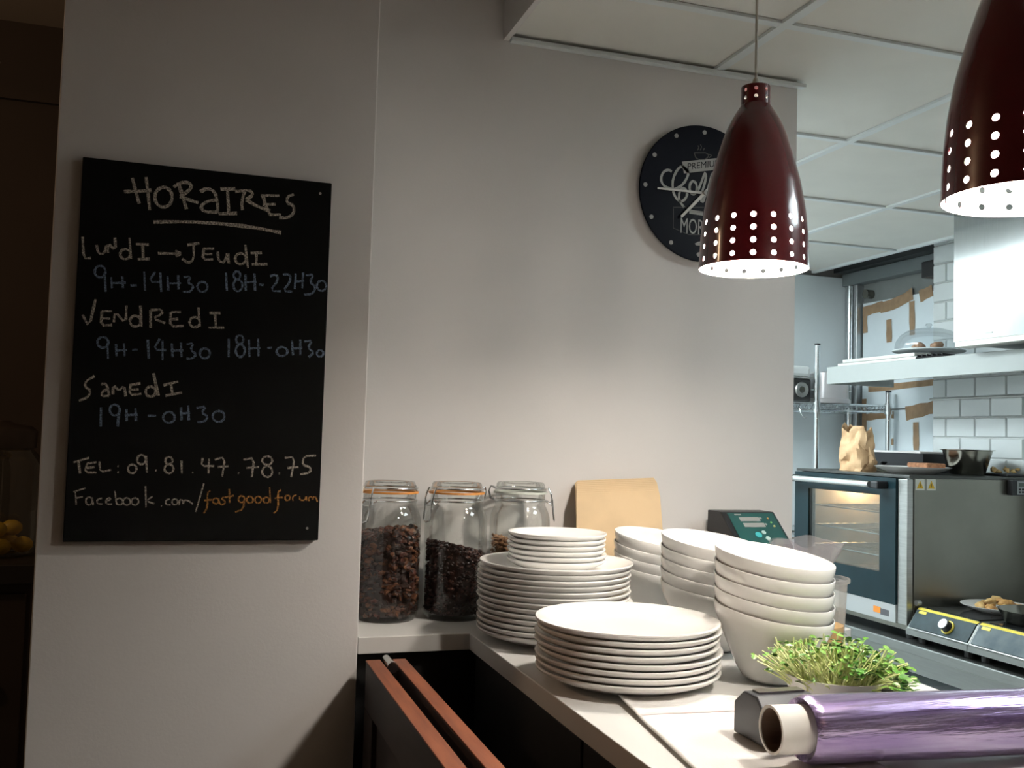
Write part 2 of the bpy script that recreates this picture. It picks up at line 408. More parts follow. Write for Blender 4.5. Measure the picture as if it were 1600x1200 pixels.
    'web': '12.9,78.5 29.7,84.3|15.5,78.5 17.8,58.6|16,68.5 26.4,70.9|37.4,70.2 39.2,68.7 40.4,66.3 40.7,63.5 40,60.9 38.6,59 36.6,58.1 34.5,58.5 32.7,60.1 31.5,62.5 31.2,65.3 31.8,67.9 33.3,69.8 35.3,70.6 37.4,70.2|40.2,70.1 42.3,57.8|54.3,68.8 47.7,67.3 47.5,60.1 56.1,59.6|59.8,64.5 67.8,66.6 64.9,70.3 59.8,65.9 61.4,59.6 69.4,59.7|72.5,80.4 76.2,58.9|81.5,68.6 83.4,67.3 84.5,65.3 84.8,63 84.1,60.9 82.6,59.3 80.6,58.6 78.5,58.9 76.6,60.2 75.4,62.2 75.2,64.5 75.8,66.6 77.3,68.2 79.4,68.9 81.5,68.6|92.5,69.2 94.5,67.8 95.9,65.6 96.2,63 95.4,60.6 93.7,58.8 91.5,58.1 89.1,58.4 87,59.9 85.7,62.1 85.4,64.6 86.2,67 87.8,68.8 90.1,69.6 92.5,69.2|104.7,69.3 106.8,67.9 108.1,65.6 108.4,63.1 107.6,60.7 105.9,58.9 103.7,58.1 101.2,58.5 99.2,59.9 97.9,62.1 97.6,64.7 98.3,67.1 100,68.9 102.3,69.7 104.7,69.3|117.4,88.1 119.7,54.7|128.5,72.2 119.3,64.9 131.8,60.6|141.6,57.1 143.5,56.8|155,68 148.6,66.5 149,59.2 156.2,58.9|164.1,68 165.8,66.9 166.8,65.1 167.1,63 166.5,61 165.1,59.6 163.2,59 161.2,59.3 159.5,60.4 158.5,62.2 158.2,64.3 158.8,66.3 160.2,67.7 162.1,68.3 164.1,68|169.3,58.4 169.7,67.2 174.5,66.6 175.7,59 176.5,66.7 182.9,66.1 190.2,60.3|205.7,93.5 195,47.6',
    'name': '216.2,81.7 211.5,78.7 213,55.1 207.8,45.6|207.5,66.3 218.8,67.5|226.9,69.9 228.6,68.7 229.7,66.9 230,64.8 229.3,62.8 227.9,61.4 226,60.7 223.9,61 222.2,62.2 221.1,64 220.9,66.1 221.5,68.1 222.9,69.6 224.9,70.2 226.9,69.9|229.5,70 231.3,61.1|241.5,71.8 236.3,71.8 234.1,68.8 239.4,65.6 240.7,62.3 235.7,59.3 232.2,61.1|245.5,85 247,62.6|240.9,71.5 252.9,74.6|267.2,73.7 269.2,72.4 270.5,70.3 270.7,67.9 270,65.7 268.4,64.1 266.2,63.3 263.9,63.7 261.9,65 260.6,67.1 260.4,69.5 261.1,71.7 262.7,73.3 264.9,74.1 267.2,73.7|270.3,71.7 269.1,52.3 256.3,47.8|280.3,72.9 282.3,71.6 283.6,69.5 283.9,67.1 283.1,64.9 281.5,63.2 279.3,62.5 277,62.8 275,64.2 273.7,66.2 273.4,68.6 274.2,70.9 275.8,72.5 278,73.3 280.3,72.9|293.5,73 295.5,71.7 296.8,69.6 297,67.2 296.3,65 294.6,63.3 292.4,62.6 290.1,62.9 288.1,64.3 286.8,66.3 286.6,68.7 287.3,71 289,72.6 291.2,73.4 293.5,73|306.6,72 308.3,70.8 309.5,68.9 309.7,66.8 309,64.8 307.6,63.3 305.6,62.6 303.5,62.9 301.7,64.1 300.6,66 300.3,68.1 301,70.1 302.5,71.6 304.5,72.3 306.6,72|309.5,88.6 311.7,63|328,84.2 322.8,81.2 324.8,52.5 317.7,45.8|318.2,70.5 330.9,72.1|340.3,75.3 341.9,74.2 342.9,72.6 343.1,70.7 342.5,68.9 341.2,67.6 339.4,67.1 337.6,67.3 336,68.4 335,70 334.8,71.9 335.4,73.7 336.7,75 338.5,75.5 340.3,75.3|348.1,66.2 346.9,73.8 353.7,76.3|358.3,73.9 359.2,67.8 367.6,67.2 368.8,75.5 370.6,67.2|373.7,66.3 374,73.4 379.5,73.4 380.3,67.3 381,73.4 385.6,72.5 388.3,64.9',
}
SCRIPT = '-37.3,43.9 -52.2,56.7 -63.9,46.9 -74,25.3 -74.4,6.1 -70.7,-10.3 -59.8,-23.6 -46.6,-22.2 -37.6,-9.3 -39.1,2.6 -49.9,8.2 -57.6,-1.7 -58.5,-21.1 -45,-36.5|-52.2,56.7 -37.4,48.7 -35.8,36.8 -47.4,16.2 -65.6,2.2 -84.1,2.2 -98.6,8.3 -104.2,22 -98,38.3 -85,44.5 -77,40.6|-20.2,24.7 -16.6,21.3 -14.4,15.8 -14,9.2 -15.4,2.8 -18.3,-2.1 -22.3,-4.5 -26.4,-3.9 -29.9,-0.6 -32.1,5 -32.5,11.6 -31.2,17.9 -28.2,22.8 -24.3,25.2 -20.2,24.7|-12.4,3 -3.4,23.4 5.5,48.7 8.9,44.2 6,24.4 -0.4,4.3 -3.4,-17.8 2.8,-19.6 6.6,-4.6 16.9,20.7 25,50.9 30,46.5 26.3,24.2 19.9,4 17.6,-15.6 23.5,-15 28.1,2.5|30.6,10 44.1,18.8 41.2,28.2 33.1,22.5 32,7.8 41.7,1.5 55.1,12.6 60.4,20.5 57.5,30 50.8,24.4 49.7,9.6 58,3.2 74.3,14.7'
ICON = '-14.2,96.2 -10.3,102.8 -13.1,107.3|-7.5,97 -3.6,104.8 -7,110.5|0.5,98 3.1,103.2|-22.2,89.2 15.5,93.7 10.4,78.4 -16.5,75.3 -22.2,89.2|15.6,90 22.4,89.6 15.7,82.7'
LEAF = '-15.4,-116.7 -4.8,-110.9 5.9,-112.4 16.6,-109 27.5,-112.9|-12.7,-117.2 -2,-116.2 19.4,-114.3'
BOX = '-72.7,-38.8 83.2,-23.1|-71.3,-41.5 -70.1,-99.6 81.6,-86.9 80.5,-28.8|-33.1,-34.1 -32.8,-44.9 45.1,-39.6 44.9,-27.9'

# ================================================================ the setting
YW = 1.935            # face of the white wall behind the counter
XE = 1.319            # its free end
ZC = 2.297            # suspended ceiling
XT = 2.96             # tiled kitchen wall
W = 1.10              # worktop height

struct(MB().box(-3.2, 1.03, -3.0, 5.2, -0.05, 0).build('floor', FLOOR))
struct(MB().box(1.031, 4.2, -3.0, 5.2, -0.05, 0).build('floor_kitchen', mat('kitchen_floor', (0.42, 0.42, 0.40), 0.5, var=0.1, vscale=5)))
struct(MB().box(0.25, XE, YW, YW + 0.12, 0, 3.0).build('wall_back', WALL))
struct(MB().box(-0.226, 0.280, 1.667, YW + 0.12, 0, 3.0).build('wall_pillar', WALL, bevel=0.002))
struct(MB().box(0.27, 0.40, YW + 0.121, 4.2, 0, 3.0).build('wall_light_block', WALL))  # unseen wall added to keep kitchen light out of the left room
struct(MB().box(-3.2, 0.269, 4.1, 4.2, 0, 3.0).build('wall_left_room', DARKROOM))
struct(MB().box(-3.2, 0.269, 4.075, 4.1, 2.69, 2.735).build('trim_1', DARKROOM))
struct(MB().box(-3.2, 0.59, -3.0, 4.2, 3.0, 3.05).build('ceiling_dining', mat('dim_ceiling', (0.32, 0.28, 0.24), 0.8)))

# suspended ceiling: grid bars proud, each panel its own piece
ce = struct(MB().box(0.602, 2.87, -1.3, 4.05, ZC + 0.03, ZC + 0.06).build('ceiling', CEIL))
GX = [0.602, 1.103, 1.705, 2.31, 2.87]
GY = [1.667 - 0.592 * k for k in range(5, 0, -1)] + [1.667, 2.257, 2.838, 3.45, 4.05]
for i in range(4):
    for j in range(len(GY) - 1):
        MB().box(GX[i] + 0.009, GX[i + 1] - 0.009, GY[j] + 0.009, GY[j + 1] - 0.009, ZC + 0.008, ZC + 0.029).build('panel', CEIL, ce)
for x in GX[1:-1]:
    MB().box(x - 0.011, x + 0.011, GY[0], 4.05, ZC, ZC + 0.007).build('grid_bar', BAR, ce)
for y in GY[1:-1]:
    MB().box(0.62, 2.86, y - 0.010, y + 0.010, ZC + 0.0008, ZC + 0.0068).build('grid_bar', BAR, ce)
MB().box(2.855, 2.875, -1.3, 4.05, ZC - 0.003, ZC + 0.03).build('edge_bar', BAR, ce)
so = struct(MB().box(0.590, 0.602, -1.3, YW, ZC - 0.004, 2.80).build('wall_soffit', WALL))
struct(MB().box(0.604, XE + 0.012, YW - 0.018, YW - 0.001, ZC - 0.009, ZC - 0.001).build('trim_2', BAR))

# kitchen far wall, tiled side wall and the window in it
struct(MB().box(0.401, 3.16, 4.05, 4.15, 0, 2.283).build('wall_far', mat('grey_white_panel', (0.74, 0.80, 0.82), 0.4, var=0.03, vscale=3)))
struct(MB().box(0.401, 3.16, 4.06, 4.15, 2.283, 2.75).build('wall_bulkhead', mat('bulkhead_grey', (0.22, 0.21, 0.20), 0.7)))
struct(MB().box(2.875, 3.3, 1.2, 4.15, 2.70, 2.76).build('ceiling_recess', mat('recess_dark', (0.03, 0.034, 0.036), 0.8)))
wt = struct(MB().box(XT + 0.008, XT + 0.20, 0.4, 3.344, 0, 2.75).build('wall_tiled', GROUT))
TW, TH, J = 0.158, 0.0812, 0.0028
row = 0
z = 0.93
tm = {}
while z < 2.70:
    y = 3.344
    first = TW / 2 if row % 2 else TW
    k = 0
    while y > 1.75:
        w_ = first if k == 0 else TW
        y2 = y - w_
        if z > 2.25 and y < 2.7:
            y = y2
            k += 1
            continue
        b = MB()
        b.poly([(0, 0, 0), (0, -(w_ - J), 0), (0, -(w_ - J), TH - J), (0, 0, TH - J),
                (-0.008, -0.004, 0.004), (-0.008, -(w_ - J) + 0.004, 0.004), (-0.008, -(w_ - J) + 0.004, TH - J - 0.004), (-0.008, -0.004, TH - J - 0.004)],
               [(4, 5, 6, 7), (0, 1, 5, 4), (1, 2, 6, 5), (2, 3, 7, 6), (3, 0, 4, 7)])
        key = round(w_, 4)
        if key in tm:
            b.bm.free()
            o = bpy.data.objects.new('tile', tm[key])
            COL.objects.link(o)
            o.parent = wt
        else:
            o = b.build('tile', TILE, wt)
            tm[key] = o.data
        o.location = (XT + 0.0085, y - J / 2, z)
        y = y2
        k += 1
    z += TH
    row += 1

win = struct(MB().box(3.09, 3.12, 3.30, 4.07, 0.5, 2.75).build('window_1', mat('grey_frame', (0.20, 0.215, 0.21), 0.5, var=0.1)))
MB().box(3.05, 3.09, 3.955, 4.045, 0.6, 2.24).build('frame_post', mat('aluminium', (0.55, 0.57, 0.58), 0.35, 0.9), win, bevel=0.004)
MB().cyl((3.035, 3.99, 0.6), (3.035, 3.99, 2.235), 0.012, 12).build('guide_rail', CHROME, win, smooth=40)
MB().box(3.03, 3.09, 3.30, 4.045, 2.24, 2.30).build('lintel_bar', mat('grey_lintel', (0.16, 0.185, 0.19), 0.5), win, bevel=0.003)
MB().box(2.98, 3.09, 3.30, 4.045, 2.302, 2.70).build('shutter_box', mat('dark_shutter', (0.025, 0.03, 0.032), 0.5), win)
MB().box(2.985, 3.06, 3.30, 3.44, 2.19, 2.26).build('motor_box', BLACK, win, bevel=0.003)
MB().cyl((3.05, 3.895, 2.185), (3.088, 3.895, 2.185), 0.022, 20).build('pulley', DARKSTEEL, win, smooth=40)
MB().box(3.078, 3.0885, 3.30, 3.945, 1.63, 2.145).build('paper_sheet', PAPER, win)
MB().box(3.078, 3.0885, 3.30, 3.945, 0.7, 1.622).build('paper_sheet', PAPER, win)


def tape(y0, z0, y1, z1, w_, sag=0.0, x=3.0765):
    d = Vector((y1 - y0, z1 - z0))
    n = Vector((-d.y, d.x)).normalized() * w_ / 2
    rr = random.Random(int((y0 + z0) * 1e4))
    a, b_ = [], []
    for i in range(6):
        t = i / 5
        p = Vector((y0, z0)) + d * t
        p.y += sag * math.sin(math.pi * t)
        k = 1 + rr.uniform(-0.14, 0.14)
        a.append((x - 0.0005 * (i % 2), p.x + n.x * k, p.y + n.y * k))
        b_.append((x - 0.0005 * (i % 2), p.x - n.x * k, p.y - n.y * k))
    MB().prism(a + b_[::-1], (-0.0006, 0, 0)).build('tape_strip', TAPE, win)


for t in [(3.93, 2.105, 3.80, 2.118, .048), (3.82, 2.11, 3.60, 2.15, .05, -.01), (3.555, 2.13, 3.475, 2.148, .055), (3.757, 2.048, 3.754, 1.94, .036),
          (3.605, 2.115, 3.60, 1.96, .034), (3.93, 2.13, 3.925, 2.0, .03), (3.64, 1.604, 3.40, 1.64, .058), (3.92, 1.59, 3.72, 1.60, .03), (3.575, 1.565, 3.572, 1.44, .036),
          (3.93, 1.68, 3.925, 1.45, .03), (3.88, 1.79, 3.79, 1.80, .022), (3.77, 1.805, 3.70, 1.808, .02), (3.76, 1.475, 3.72, 1.475, .03), (3.9, 1.725, 3.45, 1.74, .03)]:
    tape(*t)

# ================================================================ counter
wtop = MB().prism([(0.282, 1.674, W - 0.029), (0.480, 1.674, W - 0.029), (0.480, 0.15, W - 0.029), (1.045, 0.15, W - 0.029), (1.045, 1.50, W - 0.029),
                   (1.215, 1.585, W - 0.029), (1.215, YW - 0.001, W - 0.029), (0.282, YW - 0.001, W - 0.029)], (0, 0, 0.029)).build('worktop', WHITETOP, bevel=0.0015)
tag(wtop, 'white laminate L-shaped worktop carrying the jars, plates and bowls', 'worktop')
cb = thing('counter_cabinet', 'black cabinet body in shade under the white worktop', 'cabinet', (0.75, 1.0, 0))
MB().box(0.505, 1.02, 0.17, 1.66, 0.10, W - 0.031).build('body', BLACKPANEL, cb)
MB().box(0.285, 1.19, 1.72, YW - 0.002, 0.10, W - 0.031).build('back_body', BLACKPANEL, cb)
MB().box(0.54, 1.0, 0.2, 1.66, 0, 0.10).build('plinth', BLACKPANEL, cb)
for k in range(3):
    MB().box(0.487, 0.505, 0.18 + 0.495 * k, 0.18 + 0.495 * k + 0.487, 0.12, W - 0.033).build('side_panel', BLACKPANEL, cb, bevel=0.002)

# folding gate beside the counter, two leaves lying against each other
gate = thing('folding_gate', 'reddish brown wooden folding gate standing open beside the white pillar', 'gate', (0.326, 1.2, 0))
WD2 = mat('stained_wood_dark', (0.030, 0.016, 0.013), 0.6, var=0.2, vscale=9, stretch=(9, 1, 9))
for x0, x1 in ((0.2925, 0.3165), (0.3385, 0.3600)):
    y0, y1, z1 = 0.72, 1.652, 1.063
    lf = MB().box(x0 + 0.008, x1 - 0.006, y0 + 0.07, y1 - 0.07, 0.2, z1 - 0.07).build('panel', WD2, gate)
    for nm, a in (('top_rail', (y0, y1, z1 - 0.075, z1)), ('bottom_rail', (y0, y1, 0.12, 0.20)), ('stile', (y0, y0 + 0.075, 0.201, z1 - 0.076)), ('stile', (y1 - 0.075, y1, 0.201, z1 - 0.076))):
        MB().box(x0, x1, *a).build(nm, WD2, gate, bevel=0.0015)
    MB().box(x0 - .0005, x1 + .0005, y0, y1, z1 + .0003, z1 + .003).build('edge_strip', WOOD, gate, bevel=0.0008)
hg = MB().cyl((0.3275, 1.655, 1.0655), (0.3275, 1.598, 1.0655), 0.0075, 16)
hg.cyl((0.3275, 1.602, 1.0655), (0.3275, 1.594, 1.0655), 0.0092, 16)
tag(hg.build('hinge_bolt', CHROME, gate, smooth=40), 'chrome barrel bolt between the two leaves')
MB().box(0.317, 0.338, 1.60, 1.65, 0.9, 1.058).build('hinge_plate', DARKSTEEL, gate)
MB().box(0.317, 0.338, 1.60, 1.65, 0.0, 0.125).build('foot_bracket', DARKSTEEL, gate)

# ================================================================ chalkboard
bd = thing('chalkboard', 'tall black chalkboard with chalked opening hours hung on the white pillar', 'chalkboard', (0.01, 1.65, 1.267))
MB().box(-0.186, 0.205, 1.651, 1.6655, 1.268, 1.873).build('board', SLATE, bd, bevel=0.0015)


def chalk(name, col):
    m = mat(name, col, 0.9)
    nt = m.node_tree
    b = nt.nodes['Principled BSDF']
    tc = nt.nodes.new('ShaderNodeTexCoord')
    n = nt.nodes.new('ShaderNodeTexNoise')
    n.inputs['Scale'].default_value = 420
    n.inputs['Detail'].default_value = 3
    nt.links.new(tc.outputs['Object'], n.inputs['Vector'])
    mr = nt.nodes.new('ShaderNodeMapRange')
    mr.inputs[1].default_value = 0.40
    mr.inputs[2].default_value = 0.62
    nt.links.new(n.outputs['Fac'], mr.inputs[0])
    mx = nt.nodes.new('ShaderNodeMix')
    mx.data_type = 'RGBA'
    mx.inputs['A'].default_value = (col[0] * .22, col[1] * .22, col[2] * .22, 1)
    mx.inputs['B'].default_value = (*col, 1)
    nt.links.new(mr.outputs[0], mx.inputs['Factor'])
    nt.links.new(mx.outputs['Result'], b.inputs['Base Color'])
    return m


CW = chalk('white_chalk', (0.60, 0.53, 0.44))
CBL = chalk('blue_chalk', (0.21, 0.28, 0.39))
COR = chalk('orange_chalk', (0.60, 0.27, 0.06))
for key, s in CHALK.items():
    m_ = CBL if key[0] == 'h' else COR if key == 'name' else CW
    wdt = {'title': .0052, 'underline': .006, 'web': .0022, 'name': .0024, 'phone': .0030}.get(key, .0034 if key[0] == 'h' else .0038)
    al = strokes(s)
    for part in ((al[:14], al[14:]) if key in ('h1', 'h2') else (al,)):
        b = MB()
        for i, st in enumerate(part):
            ribbon(b, st, wdt, lambda a, c, i=i: (a - 0.187, 1.6504 - 0.00002 * (i % 7), c + 1.267), 0.25)
        b.build('chalk_writing', m_, bd)
for q in ((0.186, 1.853), (0.186, 1.288)):
    MB().cyl((q[0], 1.6512, q[1]), (q[0], 1.6495, q[1]), 0.0022, 10).build('screw', STEEL, bd)

# ================================================================ wall clock
KX, KZ, KY = 1.059, 2.006, 1.912
ck = thing('wall_clock', 'round black wall clock with coffee lettering behind the pendant lamp', 'clock', (KX, YW, KZ))
DISC = mat('clock_disc', (0.008, 0.009, 0.015), 0.32, var=0.3, vscale=3, spec=0.08)
GREYP = mat('clock_print', (0.36, 0.36, 0.34), 0.5)
DIMP = mat('clock_print_dim', (0.06, 0.055, 0.05), 0.5)
RX = Matrix.Rotation(R(90), 3, 'X')
MB().lathe([(0, 0), (0.153, 0), (0.1545, 0.0015), (0.1545, 0.0035), (0.153, 0.005), (0, 0.005)], (KX, KY + 0.005, KZ), 96, RX).build('face', DISC, ck, smooth=40)
MB().box(KX - 0.03, KX + 0.03, KY + 0.006, YW - 0.0005, KZ - 0.03, KZ + 0.03).build('movement', BLACK, ck)
for k in range(12):
    a = R(30 * k + 2)
    MB().lathe([(0, 0), (0.0048, 0), (0.0048, 0.0016), (0, 0.0016)], (KX + 0.139 * math.sin(a) - .002, KY, KZ + 0.139 * math.cos(a)), 14, RX).build('hour_dot', GREYP, ck)


def kp(a, c):
    return (KX + a, KY - 0.0006, KZ + c)


def kp2(a, c):
    return (KX + a, KY - 0.0012, KZ + c)


for nm, s, wd, m_ in (('script_lettering', SCRIPT, .0058, GREYP), ('cup_mark', ICON, .0022, DIMP), ('leaf_mark', LEAF, .004, GREYP), ('border_line', BOX, .0014, DIMP)):
    b = MB()
    for st in strokes(s):
        ribbon(b, st, wd, kp, 0.15)
    b.build(nm, m_, ck)
sl = 0.22
b = MB().poly([kp(*p) for p in [(-.052, .066), (-.047, .040), (.058, .063), (.053, .088)]], [(0, 1, 2, 3)])
bn = b.build('banner', GREYP, ck)
b = MB()
text_into(b, 'PREMIUM', 0.021, lambda a, c: kp2(a + .003, c + .0645 + sl * a), 0.98)
b.build('banner_lettering', DISC, ck)
b = MB()
text_into(b, 'MORNING', 0.034, lambda a, c: kp(a + .010, c * 1.45 - .079), 0.80)
b.build('bold_lettering', GREYP, ck)
b = MB().poly([kp(*p) for p in [(-.032, -.040), (-.032, -.049), (.045, -.052), (.045, -.042)]], [(0, 1, 2, 3)])
b.build('small_strip', GREYP, ck)
for L_, ang, wd in ((0.116, -90.5, 0.0052), (0.083, -136, 0.0072)):
    a = R(ang)
    d = Vector((math.sin(a), math.cos(a)))
    n = Vector((-d.y, d.x)) * wd / 2
    yb = KY - (0.004 if L_ > .1 else 0.0065)
    o_ = Vector((0.003, 0))
    P = [o_ - d * .012 + n, o_ + d * L_ + n * .8, o_ + d * L_ - n * .8, o_ - d * .012 - n]
    MB().prism([(KX + p.x, yb, KZ + p.y) for p in P], (0, -0.001, 0)).build('hand', mat('hand_white', (0.62, 0.61, 0.57), 0.4), ck)
MB().lathe([(0, 0), (0.006, 0), (0.005, 0.012), (0, 0.012)], (KX + .003, KY, KZ), 16, RX).build('hand_pin', GREYP, ck)

# ================================================================ pendant lamps
PROF = [(0, .0850), (.0125, .0842), (.054, .0823), (.095, .0780), (.137, .0704), (.178, .0593), (.219, .0464), (.245, .034), (.258, .0245), (.262, .0225)]


def rad(z):
    for (z0, r0), (z1, r1) in zip(PROF, PROF[1:]):
        if z <= z1:
            t = (z - z0) / (z1 - z0)
            return r0 + (r1 - r0) * t
    return PROF[-1][1]


def perforated(n, bands, hole, radf, phase=0.0):
    """surface of revolution from bands (z0, z1, has_holes) with round holes cut through"""
    b = MB()

    def pt(u, z_):
        a = 2 * math.pi * u / n + phase
        return (radf(z_) * math.cos(a), radf(z_) * math.sin(a), z_)
    sq = [(-1, -1), (-.5, -1), (0, -1), (.5, -1), (1, -1), (1, -.5), (1, 0), (1, .5), (1, 1), (.5, 1), (0, 1), (-.5, 1), (-1, 1), (-1, .5), (-1, 0), (-1, -.5)]
    for z0, z1, h in bands:
        zm, hz = (z0 + z1) / 2, (z1 - z0) / 2
        for k in range(n):
            if h:
                hw = math.pi * radf(zm) / n
                oc = [pt(k + .5 + .5 * u, zm + hz * v) for u, v in sq]
                ic = []
                for u, v in sq:
                    a = math.atan2(v, u)
                    ic.append(pt(k + .5 + .5 * hole / hw * math.cos(a), zm + hole * math.sin(a)))
                b.poly(oc + ic, [(i, (i + 1) % 16, 16 + (i + 1) % 16, 16 + i) for i in range(16)])
            else:
                for q in range(4):
                    b.face([pt(k + q / 4, z0), pt(k + (q + 1) / 4, z0), pt(k + (q + 1) / 4, z1), pt(k + q / 4, z1)])
    return b


def make_lamp(label):
    t = thing('pendant_lamp', label, 'lamp', group='maroon pendant lamps over the counter', local=True)
    bands = [(0, .0015, 0)]
    z_ = .0015
    for k in range(4):
        bands.append((z_, z_ + .0195, 1))
        z_ += .0195
    while z_ < .261:
        z2 = min(.262, z_ + .013)
        bands.append((z_, z2, 0))
        z_ = z2
    cb_ = [(.2615, .264, 0), (.264, .2765, 1), (.2765, .289, 1), (.289, .291, 0)]
    caprad = lambda q: .0228
    for nm, n_, bd_, hl, rf, ph, off, m_ in (('shade', 17, bands, .0040, rad, R(-6), 0, MAROON), ('shade_lining', 17, bands, .0040, rad, R(-6), -.0012, WHITEIN),
                                             ('cap', 8, cb_, .0030, caprad, R(-8), 0, MAROON), ('cap_lining', 8, cb_, .0030, caprad, R(-8), -.001, WHITEIN)):
        o = perforated(n_, bd_, hl, lambda q, rf=rf, off=off: rf(q) + off, ph).build(nm, m_, t, weld=True)
        me = o.data
        me.shade_smooth()
        nv = []
        for v in me.vertices:
            sl_ = (rf(min(v.co.z + .006, bd_[-1][1])) - rf(max(v.co.z - .006, 0))) / .012
            nn_ = Vector((v.co.x, v.co.y, 0)).normalized()
            nn_.z = -sl_
            nv.append(nn_.normalized() * (1 if off == 0 else 1))
        me.normals_split_custom_set_from_vertices(nv)
    MB().lathe([(.0222, .2905), (.0, .2915)], (0, 0, 0), 32).build('cap_top', MAROON, t)
    MB().lathe([(0, .2915), (.006, .2915), (.006, .300), (.0035, .306), (0, .306)], (0, 0, 0), 16).build('cord_grip', mat('pale_plastic', (0.6, 0.58, 0.5), 0.5), t, smooth=40)
    MB().cyl((0, 0, .302), (0, 0, ZC - 1.723), .0022, 10).build('cord', mat('pale_cord', (0.55, 0.53, 0.47), 0.6), t, smooth=40)
    MB().lathe([(0, ZC - 1.724), (.045, ZC - 1.724), (.045, ZC - 1.735), (.02, ZC - 1.75), (0, ZC - 1.75)], (0, 0, 0), 24).build('ceiling_rose', WHITEIN, t, smooth=40)
    MB().lathe([(0, .135), (.014, .135), (.014, .262), (0, .262)], (0, 0, 0), 16).build('socket', WHITEIN, t)
    MB().lathe([(0, .008), (.012, .0105), (.022, .018), (.0275, .030), (.0285, .040), (.026, .056), (.019, .076), (.0135, .105), (.0130, .1345), (0, .1345)], (0, 0, 0), 20).build(
        'bulb', mat('bulb_glow', (1, 1, 1), 0.5, emit=(1.0, 0.905, 0.80), estr=BULB), t, smooth=60)
    return t


lamp = make_lamp('maroon perforated pendant lamp hanging in front of the round clock')
lamp.location = (0.824, 1.321, 1.723)
lamp2 = copy_tree(lamp)
lamp2.location = (0.836, 0.806, 1.719)
lamp2.rotation_euler = (0, 0, R(9))
lamp2['label'] = 'maroon perforated pendant lamp cut off by the right edge, nearest the camera'


# kitchen ceiling lights; the mid and aisle ones are added
def ceiling_light(x0, x1, y0, y1, label, k=1.0):
    t = thing('ceiling_light', label, 'light', ((x0 + x1) / 2, (y0 + y1) / 2, ZC), 'square kitchen ceiling lights')
    MB().box(x0 + .012, x1 - .012, y0 + .012, y1 - .012, ZC - .004, ZC + .006).build('frame', WHITEIN, t)
    MB().box(x0 + .03, x1 - .03, y0 + .03, y1 - .03, ZC - .007, ZC - .0045).build('diffuser', mat('light_diffuser_%g' % k, (1, 1, 1), 0.5, emit=(0.86, 0.97, 1.0), estr=TUBE * k), t)


ceiling_light(1.103, 1.705, 3.45, 4.05, 'square ceiling light in the far kitchen corner, hidden behind the white wall', 1.5)
ceiling_light(1.103, 1.705, 2.838, 3.45, 'added square light panel in mid kitchen, unseen behind the white wall', 3.0)  # added light, brightens the kitchen ceiling and far wall by bounce
ceiling_light(1.705, 2.31, 0.483, 1.075, 'added square light panel, out of view over the kitchen aisle beside the hotplates', 1.3)  # added light out of view, brightens the fronts of the kitchen things

# ================================================================ storage jars
RUB = mat('orange_rubber', (0.62, 0.25, 0.05), 0.5)


def make_jar(label, loc, gasket, rot):
    t = thing('storage_jar', label, 'jar', loc, 'clip-top glass jars by the wall', local=True)
    t.rotation_euler = (0, 0, rot)
    MB().lathe([(0, .004), (.044, .004), (.052, 0), (.057, .005), (.0605, .018), (.0605, .180), (.0594, .191), (.0565, .201), (.0530, .2085), (.0504, .2135), (.0500, .217), (.0515, .2195), (.0500, .222), (.0500, .2365)],
               n=56).build('glass_body', GLASS, t, smooth=50)
    MB().lathe([(.0500, .2410), (.0520, .2418), (.0520, .2455), (.0495, .2475), (.0480, .2560), (.0455, .2590), (.036, .2595), (.033, .2565), (0, .2560)], n=56).build('glass_lid', GLASS, t, smooth=50)
    MB().lathe([(.047, .2368), (.0540, .2368), (.0545, .2388), (.0540, .2406), (.047, .2406), (.047, .2368)], n=56).build(
        'rubber_ring', RUB if gasket else mat('clear_rubber', (0.55, 0.58, 0.52), 0.4), t, smooth=50)
    for nm, zz, rr in (('lid_wire', .2470, .0525), ('neck_wire', .2235, .0525)):
        MB().tube([(rr * math.cos(2 * math.pi * k / 40), rr * math.sin(2 * math.pi * k / 40), zz) for k in range(40)], .0016, 8, True).build(nm, CHROME, t, smooth=60)
    h = MB()   # hinge loops on -x
    for s in (-1, 1):
        h.tube([(-.050, s * .012, .247), (-.060, s * .010, .250), (-.064, s * .009, .240), (-.060, s * .010, .226), (-.051, s * .012, .2235)], .0016, 6)
    h.build('hinge_wire', CHROME, t, smooth=60)
    c = MB()   # clasp on +x: bail and long lever
    for s in (-1, 1):
        c.tube([(.050, s * .016, .2235), (.060, s * .014, .218), (.064, s * .013, .226), (.061, s * .013, .238), (.056, s * .012, .249)], .0016, 6)
    c.tube([(.062, -.013, .215), (.062, .013, .215)], .0012, 6)
    c.tube([(.064, -.012, .226), (.066, -.012, .205), (.0685, -.010, .187), (.069, 0, .184), (.0685, .010, .187), (.066, .012, .205), (.064, .012, .226)], .0019, 6)
    c.build('clasp_wire', CHROME, t, smooth=60)
    return t


